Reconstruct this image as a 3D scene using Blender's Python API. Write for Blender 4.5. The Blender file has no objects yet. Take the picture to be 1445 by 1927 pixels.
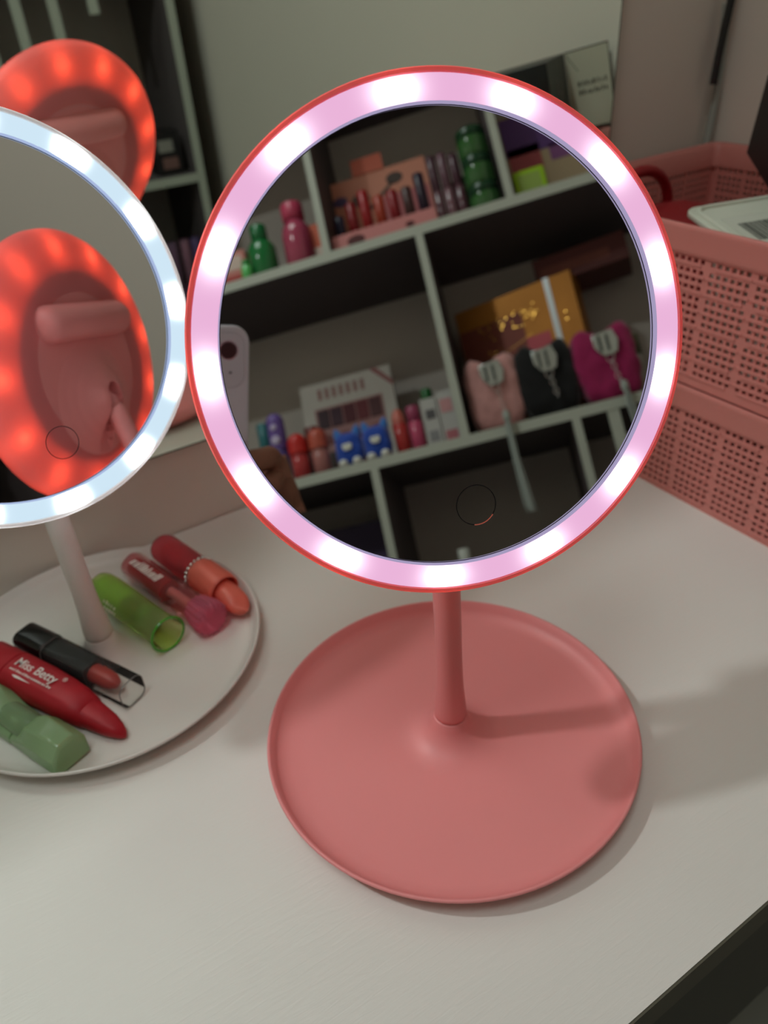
import bpy, bmesh, math, random
from mathutils import Vector, Matrix, noise

random.seed(7)
scene = bpy.context.scene
COL = scene.collection
PI = math.pi


def lin(r, g, b):
    def c(v):
        v = v / 255.0
        return v / 12.92 if v <= 0.04045 else ((v + 0.055) / 1.055) ** 2.4
    return (c(r), c(g), c(b), 1.0)


# ------------------------------------------------------------------ camera, light, exposure
CAM = Vector((-0.1652, -0.2290, 0.3490))
CX = Vector((0.838487, -0.541134, -0.064169)).normalized()
CY = Vector((0.353326, 0.450305, 0.820017)).normalized()
CZ = CX.cross(CY).normalized()
CY = CZ.cross(CX).normalized()
CAMROT = Matrix((CX, CY, CZ)).transposed()
cam_data = bpy.data.cameras.new('camera')
cam = bpy.data.objects.new('camera', cam_data)
COL.objects.link(cam)
cam.matrix_world = Matrix.Translation(CAM) @ CAMROT.to_4x4()
cam_data.sensor_width = 36.0
cam_data.lens = 36.0 * 1460.0 / 1927.0
cam_data.clip_start = 0.004
cam_data.dof.use_dof = True
cam_data.dof.focus_distance = 0.305
cam_data.dof.aperture_fstop = 9.2
scene.camera = cam

world = bpy.data.worlds.new('world')
scene.world = world
world.use_nodes = True
world.node_tree.nodes['Background'].inputs[0].default_value = (0.5, 0.5, 0.5, 1)
world.node_tree.nodes['Background'].inputs[1].default_value = 0.0

vs = scene.view_settings
vs.view_transform = 'Standard'
vs.look = 'None'
vs.exposure = 0.0
vs.gamma = 1.0
vs.use_curve_mapping = False
cy = scene.cycles
cy.max_bounces = 14
cy.diffuse_bounces = 5
cy.glossy_bounces = 6
cy.transmission_bounces = 10
cy.transparent_max_bounces = 12
cy.sample_clamp_indirect = 4.0
cy.blur_glossy = 0.3

DOWN = Vector((-1.20, 0.66, 1.83))       # small ceiling downlight beyond the back wall
FILL_PANEL = Vector((-0.55, -0.35, 1.86))     # unseen soft panel over the aisle, added for fill light


def area_light(name, loc, size, power, color, shape='DISK'):
    l = bpy.data.lights.new(name, 'AREA')
    l.shape = shape
    l.size = size
    l.energy = power
    l.color = color
    o = bpy.data.objects.new(name, l)
    COL.objects.link(o)
    o.location = loc
    return o


DOWN_LIGHT = area_light('downlight_light', DOWN - Vector((0, 0, 0.012)), 0.12, 14.8, (0.925, 1.0, 0.985))
FILL_PANEL_LIGHT = area_light('fill_light', FILL_PANEL - Vector((0, 0, 0.012)), 0.55, 4.8, (0.925, 1.0, 0.985), 'SQUARE')


# ------------------------------------------------------------------ mesh helpers
class MB:
    def __init__(self):
        self.v, self.f = [], []

    def add(self, verts, faces):
        n = len(self.v)
        self.v += [tuple(p) for p in verts]
        self.f += [tuple(i + n for i in q) for q in faces]
        return self

    def box(self, lo, hi, M=None):
        x0, y0, z0 = lo
        x1, y1, z1 = hi
        vs_ = [(x0, y0, z0), (x1, y0, z0), (x1, y1, z0), (x0, y1, z0), (x0, y0, z1), (x1, y0, z1), (x1, y1, z1), (x0, y1, z1)]
        if M is not None:
            vs_ = [M @ Vector(p) for p in vs_]
        return self.add(vs_, [(0, 3, 2, 1), (4, 5, 6, 7), (0, 1, 5, 4), (1, 2, 6, 5), (2, 3, 7, 6), (3, 0, 4, 7)])

    def lathe(self, prof, n=48, M=None, sx=1.0, sy=1.0, rfun=None):
        vs_, fs = [], []
        idx = []
        for (r, z) in prof:
            if r < 1e-7:
                idx.append([len(vs_)])
                vs_.append(Vector((0, 0, z)))
            else:
                row = []
                for k in range(n):
                    a = 2 * PI * k / n
                    rr = r * (rfun(a, z) if rfun else 1.0)
                    row.append(len(vs_))
                    vs_.append(Vector((rr * math.cos(a) * sx, rr * math.sin(a) * sy, z)))
                idx.append(row)
        for a, b in zip(idx[:-1], idx[1:]):
            if len(a) == 1 and len(b) == 1:
                continue
            for k in range(n):
                k2 = (k + 1) % n
                if len(a) == 1:
                    fs.append((a[0], b[k2], b[k]))
                elif len(b) == 1:
                    fs.append((a[k], a[k2], b[0]))
                else:
                    fs.append((a[k], a[k2], b[k2], b[k]))
        if M is not None:
            vs_ = [M @ p for p in vs_]
        return self.add(vs_, fs)

    def tube(self, pts, r, n=12, closed=False, radii=None):
        pts = [Vector(p) for p in pts]
        m = len(pts)
        vs_, fs = [], []
        prev = None
        for i, p in enumerate(pts):
            if closed:
                t = pts[(i + 1) % m] - pts[i - 1]
            else:
                t = pts[min(i + 1, m - 1)] - pts[max(i - 1, 0)]
            t.normalize()
            if prev is None:
                a = t.orthogonal().normalized()
            else:
                a = (prev - t * prev.dot(t)).normalized()
            prev = a
            b = t.cross(a)
            rr = radii[i] if radii else r
            for k in range(n):
                an = 2 * PI * k / n
                vs_.append(p + (a * math.cos(an) + b * math.sin(an)) * rr)
        for i in range(m if closed else m - 1):
            j = (i + 1) % m
            for k in range(n):
                k2 = (k + 1) % n
                fs.append((i * n + k, i * n + k2, j * n + k2, j * n + k))
        if not closed:
            fs.append(tuple(range(n))[::-1])
            fs.append(tuple((m - 1) * n + k for k in range(n)))
        return self.add(vs_, fs)

    def loft(self, rings, cap=True):
        n = len(rings[0])
        vs_ = [p for r in rings for p in r]
        fs = []
        for i in range(len(rings) - 1):
            for k in range(n):
                k2 = (k + 1) % n
                fs.append((i * n + k, i * n + k2, (i + 1) * n + k2, (i + 1) * n + k))
        if cap:
            fs.append(tuple(range(n))[::-1])
            fs.append(tuple((len(rings) - 1) * n + k for k in range(n)))
        return self.add(vs_, fs)

    def prism(self, poly, z0, z1, M=None):
        r0 = [Vector((x, y, z0)) for x, y in poly]
        r1 = [Vector((x, y, z1)) for x, y in poly]
        if M is not None:
            r0 = [M @ p for p in r0]
            r1 = [M @ p for p in r1]
        return self.loft([r0, r1])

    def build(self, name, mat, parent=None, smooth=True, bevel=0.0, seg=2, sharp=35, loc=None, label=None, subsurf=0):
        me = bpy.data.meshes.new(name)
        me.from_pydata(self.v, [], self.f)
        bm = bmesh.new()
        bm.from_mesh(me)
        bmesh.ops.recalc_face_normals(bm, faces=bm.faces)
        bm.to_mesh(me)
        bm.free()
        if smooth:
            me.polygons.foreach_set('use_smooth', [True] * len(me.polygons))
            me.set_sharp_from_angle(angle=math.radians(sharp))
        me.materials.append(mat)
        o = bpy.data.objects.new(name, me)
        COL.objects.link(o)
        if parent is not None:
            o.parent = parent
        if loc is not None:
            o.location = loc
        if bevel > 0:
            b = o.modifiers.new('bevel', 'BEVEL')
            b.width = bevel
            b.segments = seg
            b.limit_method = 'ANGLE'
            b.angle_limit = math.radians(40)
        if subsurf:
            s = o.modifiers.new('subsurf', 'SUBSURF')
            s.levels = subsurf
            s.render_levels = subsurf
        if label:
            o['label'] = label
        return o


def rrect(w, h, r, n=5):
    pts = []
    for cx, cy_, a0 in ((w / 2 - r, h / 2 - r, 0), (-w / 2 + r, h / 2 - r, 90), (-w / 2 + r, -h / 2 + r, 180), (w / 2 - r, -h / 2 + r, 270)):
        for k in range(n + 1):
            a = math.radians(a0 + 90 * k / n)
            pts.append((cx + r * math.cos(a), cy_ + r * math.sin(a)))
    return pts


def tag(o, label, cat, group=None, kind=None):
    o['label'] = label
    o['category'] = cat
    if group:
        o['group'] = group
    if kind:
        o['kind'] = kind
    return o


def thing(name, label, cat, loc=(0, 0, 0), rotz=0.0, group=None):
    o = bpy.data.objects.new(name, None)
    COL.objects.link(o)
    o.empty_display_size = 0.01
    o.location = loc
    o.rotation_euler = (0, 0, rotz)
    return tag(o, label, cat, group)


def struct(o):
    o['kind'] = 'structure'
    return o


def frame(z, up=Vector((0, 0, 1))):
    """rotation whose local z is `z`, local y as close to `up` as possible"""
    z = Vector(z).normalized()
    y = (up - z * up.dot(z)).normalized()
    x = y.cross(z)
    return Matrix((x, y, z)).transposed()


def text_obj(name, s, size, mat, parent, M, extrude=0.00005, bold=0.0):
    c = bpy.data.curves.new(name, 'FONT')
    c.body = s
    c.size = size
    c.extrude = extrude
    c.offset = bold
    c.align_x = 'CENTER'
    c.align_y = 'CENTER'
    t = bpy.data.objects.new(name + '_tmp', c)
    COL.objects.link(t)
    bpy.context.view_layer.update()
    me = bpy.data.meshes.new_from_object(t.evaluated_get(bpy.context.evaluated_depsgraph_get()))
    bpy.data.objects.remove(t)
    bpy.data.curves.remove(c)
    me.name = name
    me.transform(M)
    me.materials.clear()
    me.materials.append(mat)
    o = bpy.data.objects.new(name, me)
    COL.objects.link(o)
    o.parent = parent
    return o


def print_marks(name, n, w, h, mat_, parent, M, seed=1, lean=0.25):
    """a line of small print too blurred to read: short strokes of uneven height"""
    rk = random.Random(seed)
    mb = MB()
    step = w / n
    for k in range(n):
        x0 = -w / 2 + step * k
        bw = step * rk.uniform(0.35, 0.7)
        z1 = h * rk.choice((0.7, 1.0, 0.75, 1.0))
        p = [(x0, -h / 2), (x0 + bw, -h / 2), (x0 + bw + lean * z1, -h / 2 + z1), (x0 + lean * z1, -h / 2 + z1)]
        mb.prism(p, 0, 0.00012, M)
    o = mb.build(name, mat_, parent, smooth=False)
    o['kind'] = 'stuff'
    return o


# ------------------------------------------------------------------ materials
def mat(name, color, rough=0.5, metal=0.0, trans=0.0, ior=1.45, spec=0.5, sss=0.0, coat=0.0, var=0.0, vscale=8.0, bump=0.0, bscale=200.0, alpha=1.0, sheen=0.0):
    m = bpy.data.materials.new(name)
    m.use_nodes = True
    nt = m.node_tree
    b = nt.nodes['Principled BSDF']
    b.inputs['Base Color'].default_value = color
    b.inputs['Roughness'].default_value = rough
    b.inputs['Metallic'].default_value = metal
    b.inputs['Transmission Weight'].default_value = trans
    b.inputs['IOR'].default_value = ior
    b.inputs['Specular IOR Level'].default_value = spec
    b.inputs['Coat Weight'].default_value = coat
    b.inputs['Alpha'].default_value = alpha
    b.inputs['Sheen Weight'].default_value = sheen
    if sss:
        b.inputs['Subsurface Weight'].default_value = sss
        b.inputs['Subsurface Radius'].default_value = (0.004, 0.002, 0.002)
        b.inputs['Subsurface Scale'].default_value = 1.0
    tc = nt.nodes.new('ShaderNodeTexCoord')
    if var > 0:
        n = nt.nodes.new('ShaderNodeTexNoise')
        n.inputs['Scale'].default_value = vscale
        n.inputs['Detail'].default_value = 4
        nt.links.new(tc.outputs['Object'], n.inputs['Vector'])
        mx = nt.nodes.new('ShaderNodeMix')
        mx.data_type = 'RGBA'
        mx.inputs[6].default_value = tuple(c * (1 - var) for c in color[:3]) + (1,)
        mx.inputs[7].default_value = tuple(min(1, c * (1 + var)) for c in color[:3]) + (1,)
        nt.links.new(n.outputs['Fac'], mx.inputs[0])
        nt.links.new(mx.outputs[2], b.inputs['Base Color'])
    if bump > 0:
        n = nt.nodes.new('ShaderNodeTexNoise')
        n.inputs['Scale'].default_value = bscale
        n.inputs['Detail'].default_value = 3
        nt.links.new(tc.outputs['Object'], n.inputs['Vector'])
        bp = nt.nodes.new('ShaderNodeBump')
        bp.inputs['Strength'].default_value = bump
        bp.inputs['Distance'].default_value = 0.0005
        nt.links.new(n.outputs['Fac'], bp.inputs['Height'])
        nt.links.new(bp.outputs['Normal'], b.inputs['Normal'])
    return m


def clear_mat(name, tint, gloss=0.12, rough=0.03, opacity=0.0):
    """thin clear plastic: tinted see-through sheet with a gloss coat (cheap and noise free)"""
    m = bpy.data.materials.new(name)
    m.use_nodes = True
    nt = m.node_tree
    nt.nodes.clear()
    out = nt.nodes.new('ShaderNodeOutputMaterial')
    tr = nt.nodes.new('ShaderNodeBsdfTransparent')
    tr.inputs[0].default_value = tint
    df = nt.nodes.new('ShaderNodeBsdfDiffuse')
    df.inputs[0].default_value = tint
    tl = nt.nodes.new('ShaderNodeBsdfTranslucent')
    tl.inputs[0].default_value = tint
    ms = nt.nodes.new('ShaderNodeMixShader')
    ms.inputs[0].default_value = 0.5
    nt.links.new(df.outputs[0], ms.inputs[1])
    nt.links.new(tl.outputs[0], ms.inputs[2])
    m1 = nt.nodes.new('ShaderNodeMixShader')
    m1.inputs[0].default_value = opacity
    nt.links.new(tr.outputs[0], m1.inputs[1])
    nt.links.new(ms.outputs[0], m1.inputs[2])
    gl = nt.nodes.new('ShaderNodeBsdfGlossy')
    gl.inputs['Roughness'].default_value = rough
    gl.inputs['Color'].default_value = (1, 1, 1, 1)
    fr = nt.nodes.new('ShaderNodeLayerWeight')
    fr.inputs['Blend'].default_value = gloss
    m2 = nt.nodes.new('ShaderNodeMixShader')
    nt.links.new(fr.outputs['Fresnel'], m2.inputs[0])
    nt.links.new(m1.outputs[0], m2.inputs[1])
    nt.links.new(gl.outputs[0], m2.inputs[2])
    nt.links.new(m2.outputs[0], out.inputs['Surface'])
    return m


def mirror_mat(name, tint):
    return mat(name, tint, rough=0.0, metal=1.0)


def shell_mat(name, reflect, through, mixf):
    """translucent coloured plastic: diffuse outside, lets the lamp inside shine through"""
    m = bpy.data.materials.new(name)
    m.use_nodes = True
    nt = m.node_tree
    b = nt.nodes['Principled BSDF']
    out = nt.nodes['Material Output']
    b.inputs['Base Color'].default_value = reflect
    b.inputs['Roughness'].default_value = 0.45
    t = nt.nodes.new('ShaderNodeBsdfTranslucent')
    t.inputs[0].default_value = through
    mx = nt.nodes.new('ShaderNodeMixShader')
    mx.inputs[0].default_value = mixf
    nt.links.new(b.outputs[0], mx.inputs[1])
    nt.links.new(t.outputs[0], mx.inputs[2])
    nt.links.new(mx.outputs[0], out.inputs['Surface'])
    return m


N_LED = 13
R_LED = 0.0875


def diffuser_mat(name, base, spot, base_s, spot_s, theta0, sharp=5.0, halo=0.3):
    """frosted ring lit by LEDs behind it: emission peaks over every LED (angle and radius in the ring's own frame)"""
    m = bpy.data.materials.new(name)
    m.use_nodes = True
    nt = m.node_tree
    nt.nodes.clear()
    L = nt.links.new

    def math_(op, a, b=None):
        n = nt.nodes.new('ShaderNodeMath')
        n.operation = op
        for i, x in enumerate((a, b)):
            if x is None:
                continue
            if isinstance(x, (int, float)):
                n.inputs[i].default_value = x
            else:
                L(x, n.inputs[i])
        return n.outputs[0]
    out = nt.nodes.new('ShaderNodeOutputMaterial')
    tc = nt.nodes.new('ShaderNodeTexCoord')
    sp = nt.nodes.new('ShaderNodeSeparateXYZ')
    L(tc.outputs['Object'], sp.inputs[0])
    ang = math_('ARCTAN2', sp.outputs[1], sp.outputs[0])
    c = math_('COSINE', math_('MULTIPLY', math_('SUBTRACT', ang, theta0), float(N_LED)))
    w = math_('POWER', math_('MULTIPLY_ADD', c, 0.5), sharp)
    n = w.node.inputs[0].links[0].from_node
    n.inputs[2].default_value = 0.5
    r = math_('SQRT', math_('ADD', math_('MULTIPLY', sp.outputs[0], sp.outputs[0]), math_('MULTIPLY', sp.outputs[1], sp.outputs[1])))
    dr = math_('MULTIPLY', math_('SUBTRACT', r, R_LED), 1.0 / 0.0048)
    g = math_('EXPONENT', math_('MULTIPLY', math_('MULTIPLY', dr, dr), -1.0))
    k = math_('MULTIPLY', w, g)
    e1 = nt.nodes.new('ShaderNodeEmission')
    e1.inputs[0].default_value = base
    e1.inputs[1].default_value = base_s
    w2 = math_('POWER', w, 0.38)
    dr2 = math_('MULTIPLY', dr, 0.62)
    g2 = math_('EXPONENT', math_('MULTIPLY', math_('MULTIPLY', dr2, dr2), -1.0))
    tot = math_('ADD', math_('MULTIPLY', k, spot_s), math_('MULTIPLY', math_('MULTIPLY', w2, g2), halo))
    e2 = nt.nodes.new('ShaderNodeEmission')
    e2.inputs[0].default_value = spot
    L(tot, e2.inputs[1])
    ad = nt.nodes.new('ShaderNodeAddShader')
    L(e1.outputs[0], ad.inputs[0])
    L(e2.outputs[0], ad.inputs[1])
    L(ad.outputs[0], out.inputs['Surface'])
    return m


def emit_mat(name, color, s):
    m = bpy.data.materials.new(name)
    m.use_nodes = True
    nt = m.node_tree
    nt.nodes.clear()
    out = nt.nodes.new('ShaderNodeOutputMaterial')
    e = nt.nodes.new('ShaderNodeEmission')
    e.inputs[0].default_value = color
    e.inputs[1].default_value = s
    nt.links.new(e.outputs[0], out.inputs['Surface'])
    return m


def desk_mat():
    m = mat('white_laminate', lin(228, 223, 217), rough=0.46)
    nt = m.node_tree
    b = nt.nodes['Principled BSDF']
    tc = nt.nodes.new('ShaderNodeTexCoord')
    mp = nt.nodes.new('ShaderNodeMapping')
    mp.inputs['Rotation'].default_value = (0, 0, math.radians(4))
    mp.inputs['Scale'].default_value = (60, 420, 60)
    nt.links.new(tc.outputs['Object'], mp.inputs[0])
    n = nt.nodes.new('ShaderNodeTexNoise')
    n.inputs['Scale'].default_value = 1.0
    n.inputs['Detail'].default_value = 3
    n.inputs['Distortion'].default_value = 0.6
    nt.links.new(mp.outputs[0], n.inputs['Vector'])
    bp = nt.nodes.new('ShaderNodeBump')
    bp.inputs['Strength'].default_value = 0.35
    bp.inputs['Distance'].default_value = 0.0006
    nt.links.new(n.outputs['Fac'], bp.inputs['Height'])
    nt.links.new(bp.outputs['Normal'], b.inputs['Normal'])
    return m


M_WALL = mat('wall_paint', lin(221, 211, 200), 0.9, var=0.03, vscale=3, bump=0.25, bscale=150)
M_CEIL = mat('ceiling_paint', lin(225, 224, 218), 0.9, bump=0.1)
M_FLOOR = mat('floor_tile', lin(176, 176, 166), 0.5, var=0.12, vscale=5)
M_GROUT = mat('tile_grout', lin(150, 148, 138), 0.8, bump=0.2)
M_DESK = desk_mat()
M_DESKEDGE = mat('desk_edge_band', lin(92, 88, 74), 0.5, var=0.05)
M_SHELF = mat('shelf_board_white', lin(184, 188, 176), 0.6, var=0.02)
M_SHELFBACK = mat('shelf_back_panel', lin(200, 192, 184), 0.8, var=0.04)
M_PINK = mat('coral_pink_plastic', lin(234, 144, 144), 0.45, bump=0.05, bscale=900)
M_WHITEPL = mat('white_plastic', lin(226, 220, 214), 0.4, bump=0.04, bscale=900)
M_PINKSHELL = shell_mat('pink_translucent_shell', lin(232, 140, 142), (1.0, 0.075, 0.03, 1), 0.30)
M_WHITESHELL = shell_mat('white_translucent_shell', lin(235, 232, 228), (0.9, 0.95, 1.0, 1), 0.25)
M_MIRROR = mirror_mat('vanity_mirror_silver', (0.76, 0.775, 0.755, 1))
M_WALLMIRROR = mirror_mat('wall_mirror_silver', (0.80, 0.89, 0.81, 1))
M_BLACK = mat('black_plastic', lin(18, 18, 20), 0.25, coat=0.3)
M_DARKLINE = mat('dark_touch_line', lin(20, 16, 18), 0.5)
M_CORALLINE = mat('coral_touch_line', lin(250, 130, 110), 0.5)
M_SILVER = mat('silver_metal', (0.8, 0.8, 0.8, 1), 0.18, metal=1.0)
M_CHROME_EDGE = mat('mirror_glass_edge', lin(96, 108, 96), 0.15, metal=0.4)

# ------------------------------------------------------------------ room
XR, YB, YF, XL, YFAR = 0.520, 0.284, -1.20, -2.2, 1.7
ZF, ZC = -0.74, 1.88


def wall(name, lo, hi, m=M_WALL):
    return struct(MB().box(lo, hi).build(name, m, smooth=False))


wall('floor', (XL, YF, ZF - 0.05), (XR, YFAR, ZF), M_FLOOR)
wall('ceiling', (XL, YF, ZC), (XR, YFAR, ZC + 0.05), M_CEIL)
wall('wall_back', (-1.4, YB, ZF), (XR, YB + 0.05, 0.635))  # top cut low so the downlight shines over it
wall('wall_right', (XR, YF - 0.05, ZF), (XR + 0.05, YFAR, ZC))
wall('wall_front', (XL, YF - 0.05, ZF), (XR, YF, ZC))
wall('wall_left', (XL - 0.05, YF - 0.05, ZF), (XL, YFAR, ZC))
wall('wall_far', (XL, YFAR, ZF), (XR, YFAR + 0.05, ZC))
fl = bpy.data.objects['floor']
gm = MB().box((-0.004, -0.6, 0), (0.004, 0.6, 0.0015))
for k, x in enumerate((-0.55, -0.15, 0.25)):
    o = gm.build('grout_line', M_GROUT, fl, smooth=False) if k == 0 else bpy.data.objects['grout_line'].copy()
    if k:
        COL.objects.link(o)
    o.location = (x, -0.55, ZF - 0.0003)

# ceiling downlight and the added fill panel
def fixture(name, loc, label, cat, rim, body, light):
    t = thing(name, label, cat, loc)
    rim.build('housing', mat(name + '_housing', lin(235, 235, 230), 0.4), t)
    body.build('lens', emit_mat(name + '_lens', (0.9, 1.0, 0.92, 1), 2.0), t)
    light.parent = t
    light.location = (0, 0, -0.014)
    return t


fixture('ceiling_downlight', DOWN + Vector((0, 0, ZC - DOWN.z)), 'small round ceiling downlight out beyond the mirror wall', 'light',
        MB().lathe([(0.055, -0.003), (0.075, -0.009), (0.08, -0.006), (0.08, 0.0)], 40), MB().lathe([(0, -0.004), (0.056, -0.004)], 40), DOWN_LIGHT)
fixture('added_fill_panel', FILL_PANEL + Vector((0, 0, ZC - FILL_PANEL.z)), 'unseen square white fill panel added above the aisle', 'light',
        MB().box((-0.3, -0.3, -0.004), (0.3, 0.3, 0.0)), MB().box((-0.275, -0.275, -0.008), (0.275, 0.275, -0.004)), FILL_PANEL_LIGHT)

# ------------------------------------------------------------------ desk
desk = thing('desk', 'white laminate vanity desk with embossed wood grain under both mirrors', 'desk', (0, 0, 0))
DX0, DX1, DY0, DY1 = -1.25, 0.518, -0.155, 0.2825
MB().box((DX0, DY0 + 0.001, -0.022), (DX1, DY1, 0.0)).build('desktop', M_DESK, desk, smooth=False)
MB().box((DX0, DY0, -0.022), (DX1, DY0 + 0.001, -0.0006)).build('edge_band', M_DESKEDGE, desk, smooth=False)
MB().box((DX0, DY0 + 0.010, -0.205), (DX1, DY0 + 0.028, -0.0222)).build('front_rail', mat('dark_drawer_front', lin(64, 62, 53), 0.5, var=0.05), desk, smooth=False, bevel=0.001)
for x in (DX0, DX1 - 0.02):
    MB().box((x, DY0 + 0.02, ZF), (x + 0.018, DY1 - 0.01, -0.0222)).build('side_panel', M_SHELF, desk, smooth=False, bevel=0.001)

# ------------------------------------------------------------------ wall mirror
wm = thing('wall_mirror', 'large frameless rectangular mirror fixed to the wall behind the desk', 'mirror', (0, YB, 0.075))
MX0, MX1, MZ1, MY = -1.0, 0.375, 0.545, 0.272
MB().box((MX0, MY - YB, 0.0), (MX1, -0.0003, MZ1)).build('mirror_backing', M_CHROME_EDGE, wm, smooth=False, bevel=0.0004)
MB().add([(MX0 + 0.0015, MY - YB - 0.0002, 0.0015), (MX1 - 0.0015, MY - YB - 0.0002, 0.0015), (MX1 - 0.0015, MY - YB - 0.0002, MZ1 - 0.0015), (MX0 + 0.0015, MY - YB - 0.0002, MZ1 - 0.0015)], [(0, 1, 2, 3)]).build('mirror_glass', M_WALLMIRROR, wm, smooth=False)


# ------------------------------------------------------------------ LED vanity mirrors
def vanity_mirror(label, base, C, n, M_body, M_shell, M_dif, M_lip, R=0.0945, leds=0.0, button=(0.0125, -0.062), arc=False, theta0=0.0):
    t = thing('vanity_mirror', label, 'mirror', base, 0.0, 'round LED vanity mirrors on the desk')
    B = Vector(base)
    # tray base with a cone that carries the stem
    prof = [(0, 0.0), (0.080, 0.0), (0.088, 0.0012), (0.0955, 0.0062), (0.0995, 0.0108), (0.1000, 0.0118), (0.0997, 0.0126), (0.0990, 0.0128), (0.0982, 0.0124), (0.0965, 0.0088), (0.0925, 0.0058), (0.088, 0.0048), (0.080, 0.0044),
            (0.030, 0.0044), (0.0235, 0.0049), (0.0175, 0.0072), (0.0128, 0.0112), (0.0102, 0.0155), (0.0092, 0.0190), (0.0088, 0.0196), (0, 0.0196)]
    MB().lathe(prof, 96).build('base_tray', M_body, t, sharp=60)
    up = Vector((0, 0, 1))
    Rm = frame(n)
    X, Y, Z = Rm.col[0], Rm.col[1], Rm.col[2]
    hinge = C - Y * 0.022 - Z * 0.0305 - B
    # stem: tapering post that flares at the seam
    pts, rad = [], []
    for z, r in ((0.0198, 0.0080), (0.0204, 0.0087), (0.0235, 0.0088), (0.030, 0.0082), (0.040, 0.0074), (0.055, 0.0068), (0.09, 0.0067), (0.13, 0.0069), (hinge.z - 0.012, 0.0070), (hinge.z - 0.008, 0.0062), (hinge.z - 0.006, 0.0050)):
        k = max(0.0, (z - 0.05) / (hinge.z - 0.05))
        pts.append((hinge.x * k * k, hinge.y * k * k, z))
        rad.append(r)
    st = MB().tube(pts, 0, 28, radii=rad).build('stem', M_body, t, sharp=60)
    hp = Vector(pts[-1])
    MB().tube([hp - Vector((0, 0, 0.002)), hp * 0.4 + hinge * 0.6, hinge + Z * 0.007 + Vector((0, 0, 0.004))], 0.0046, 18).build('hinge_arm', M_body, st)
    # head, built in its own frame (local z = mirror normal, front plane z = 0)
    H = Matrix.Translation(C - B) @ Rm.to_4x4()

    def part(mb, name, m, parent, **k):
        o = mb.build(name, m, parent, **k)
        return o
    head = bpy.data.meshes.new('back_shell')
    sh = MB().lathe([(R - 0.0022, -0.0002), (R - 0.0018, 0.0006), (R - 0.0006, 0.0006), (R, -0.0004), (R, -0.0055), (R - 0.0022, -0.0095), (R - 0.0085, -0.0135), (R - 0.022, -0.0165), (R - 0.033, -0.0174), (R - 0.043, -0.0179)], 128)
    shell = part(sh, 'back_shell', M_shell, t, sharp=50)
    shell.matrix_local = H
    part(MB().lathe([(R - 0.043, -0.0179), (R - 0.060, -0.0183), (0, -0.0188)], 96), 'back_plate', M_body, shell, sharp=50)
    # battery bar across the back and the cone that holds the hinge
    bar = MB()
    prof = [(0, -0.046), (0.005, -0.0455), (0.0095, -0.0432), (0.0118, -0.040)] + [(0.0126, -0.035), (0.0126, 0.035)] + [(0.0118, 0.040), (0.0095, 0.0432), (0.005, 0.0455), (0, 0.046)]
    bar.lathe(prof, 32, Matrix.Translation((0.0, 0.032, -0.0190)) @ Matrix.Rotation(PI / 2, 4, 'Y') @ Matrix.Diagonal((1.1, 1.0, 1.0, 1)))
    part(bar, 'battery_bar', M_body, shell, sharp=60)
    cone = MB()
    cc = Vector((0.0, -0.022, -0.0185))
    # smooth bulge with a slot for the hinge arm
    hp_ = [(0.0, 0.0175), (0.007, 0.0172), (0.011, 0.0158), (0.015, 0.0128), (0.020, 0.0086), (0.026, 0.0046), (0.033, 0.0016), (0.041, -0.0006)]

    def hood_h(r):
        for (r0_, h0_), (r1_, h1_) in zip(hp_[:-1], hp_[1:]):
            if r <= r1_:
                f_ = (r - r0_) / (r1_ - r0_)
                return h0_ + (h1_ - h0_) * f_
        return hp_[-1][1]
    nr_, na_ = 44, 120
    vs_ = [cc + Vector((0, 0, -hood_h(0)))]
    fs = []
    for i in range(1, nr_ + 1):
        r = 0.041 * i / nr_
        for q in range(na_):
            a = 2 * PI * q / na_
            x_, y_ = r * math.cos(a), r * math.sin(a)
            h_ = hood_h(r)
            dx_ = abs(x_) if y_ < 0.004 else math.hypot(x_, y_ - 0.004)
            if dx_ < 0.0066:
                h_ = min(h_, -0.0002)
            vs_.append(cc + Vector((x_, y_, -h_)))
    for q in range(na_):
        fs.append((0, 1 + q, 1 + (q + 1) % na_))
    for i in range(nr_ - 1):
        for q in range(na_):
            a, b = 1 + i * na_ + q, 1 + i * na_ + (q + 1) % na_
            fs.append((a, a + na_, b + na_, b))
    vs_[0] = cc + Vector((0, 0, 0.0002))
    cone.add(vs_, fs)
    part(cone, 'hinge_hood', M_body, shell, sharp=55)
    dif = part(MB().lathe([(R - 0.0021, -0.0004), (R - 0.0028, 0.0005), (R - 0.0060, 0.0010), (R - 0.0095, 0.0008), (R - 0.0112, 0.0002)], 160), 'light_diffuser', M_dif, t, sharp=80)
    dif.matrix_local = H
    lip = part(MB().lathe([(R - 0.0112, 0.0002), (R - 0.0115, -0.0001), (R - 0.0117, -0.0006), (R - 0.0117, -0.0026)], 128), 'inner_lip', M_lip, dif, sharp=60)
    glass = part(MB().lathe([(R - 0.0119, -0.0022), (0, -0.0022)], 128), 'mirror_glass', M_MIRROR, t, smooth=False)
    glass.matrix_local = H
    part(MB().lathe([(R - 0.0117, -0.0021), (R - 0.0120, -0.0021), (R - 0.0120, -0.0023)], 128), 'glass_edge', M_DARKLINE, glass, sharp=60)
    bk = part(MB().lathe([(0.0745, -0.0032), (0.0735, -0.0080), (0.0690, -0.0150), (0.0660, -0.0162), (0, -0.0172)], 96), 'mirror_backing', M_WHITEPL, glass, sharp=50)
    # touch button: a thin circle etched in the silvering
    bx, by = button
    ring = MB()
    rr_, wd = 0.0079, 0.00016
    nseg = 64
    a0, a1 = (0.0, 2 * PI) if not arc else (math.radians(-38), math.radians(258))

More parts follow.
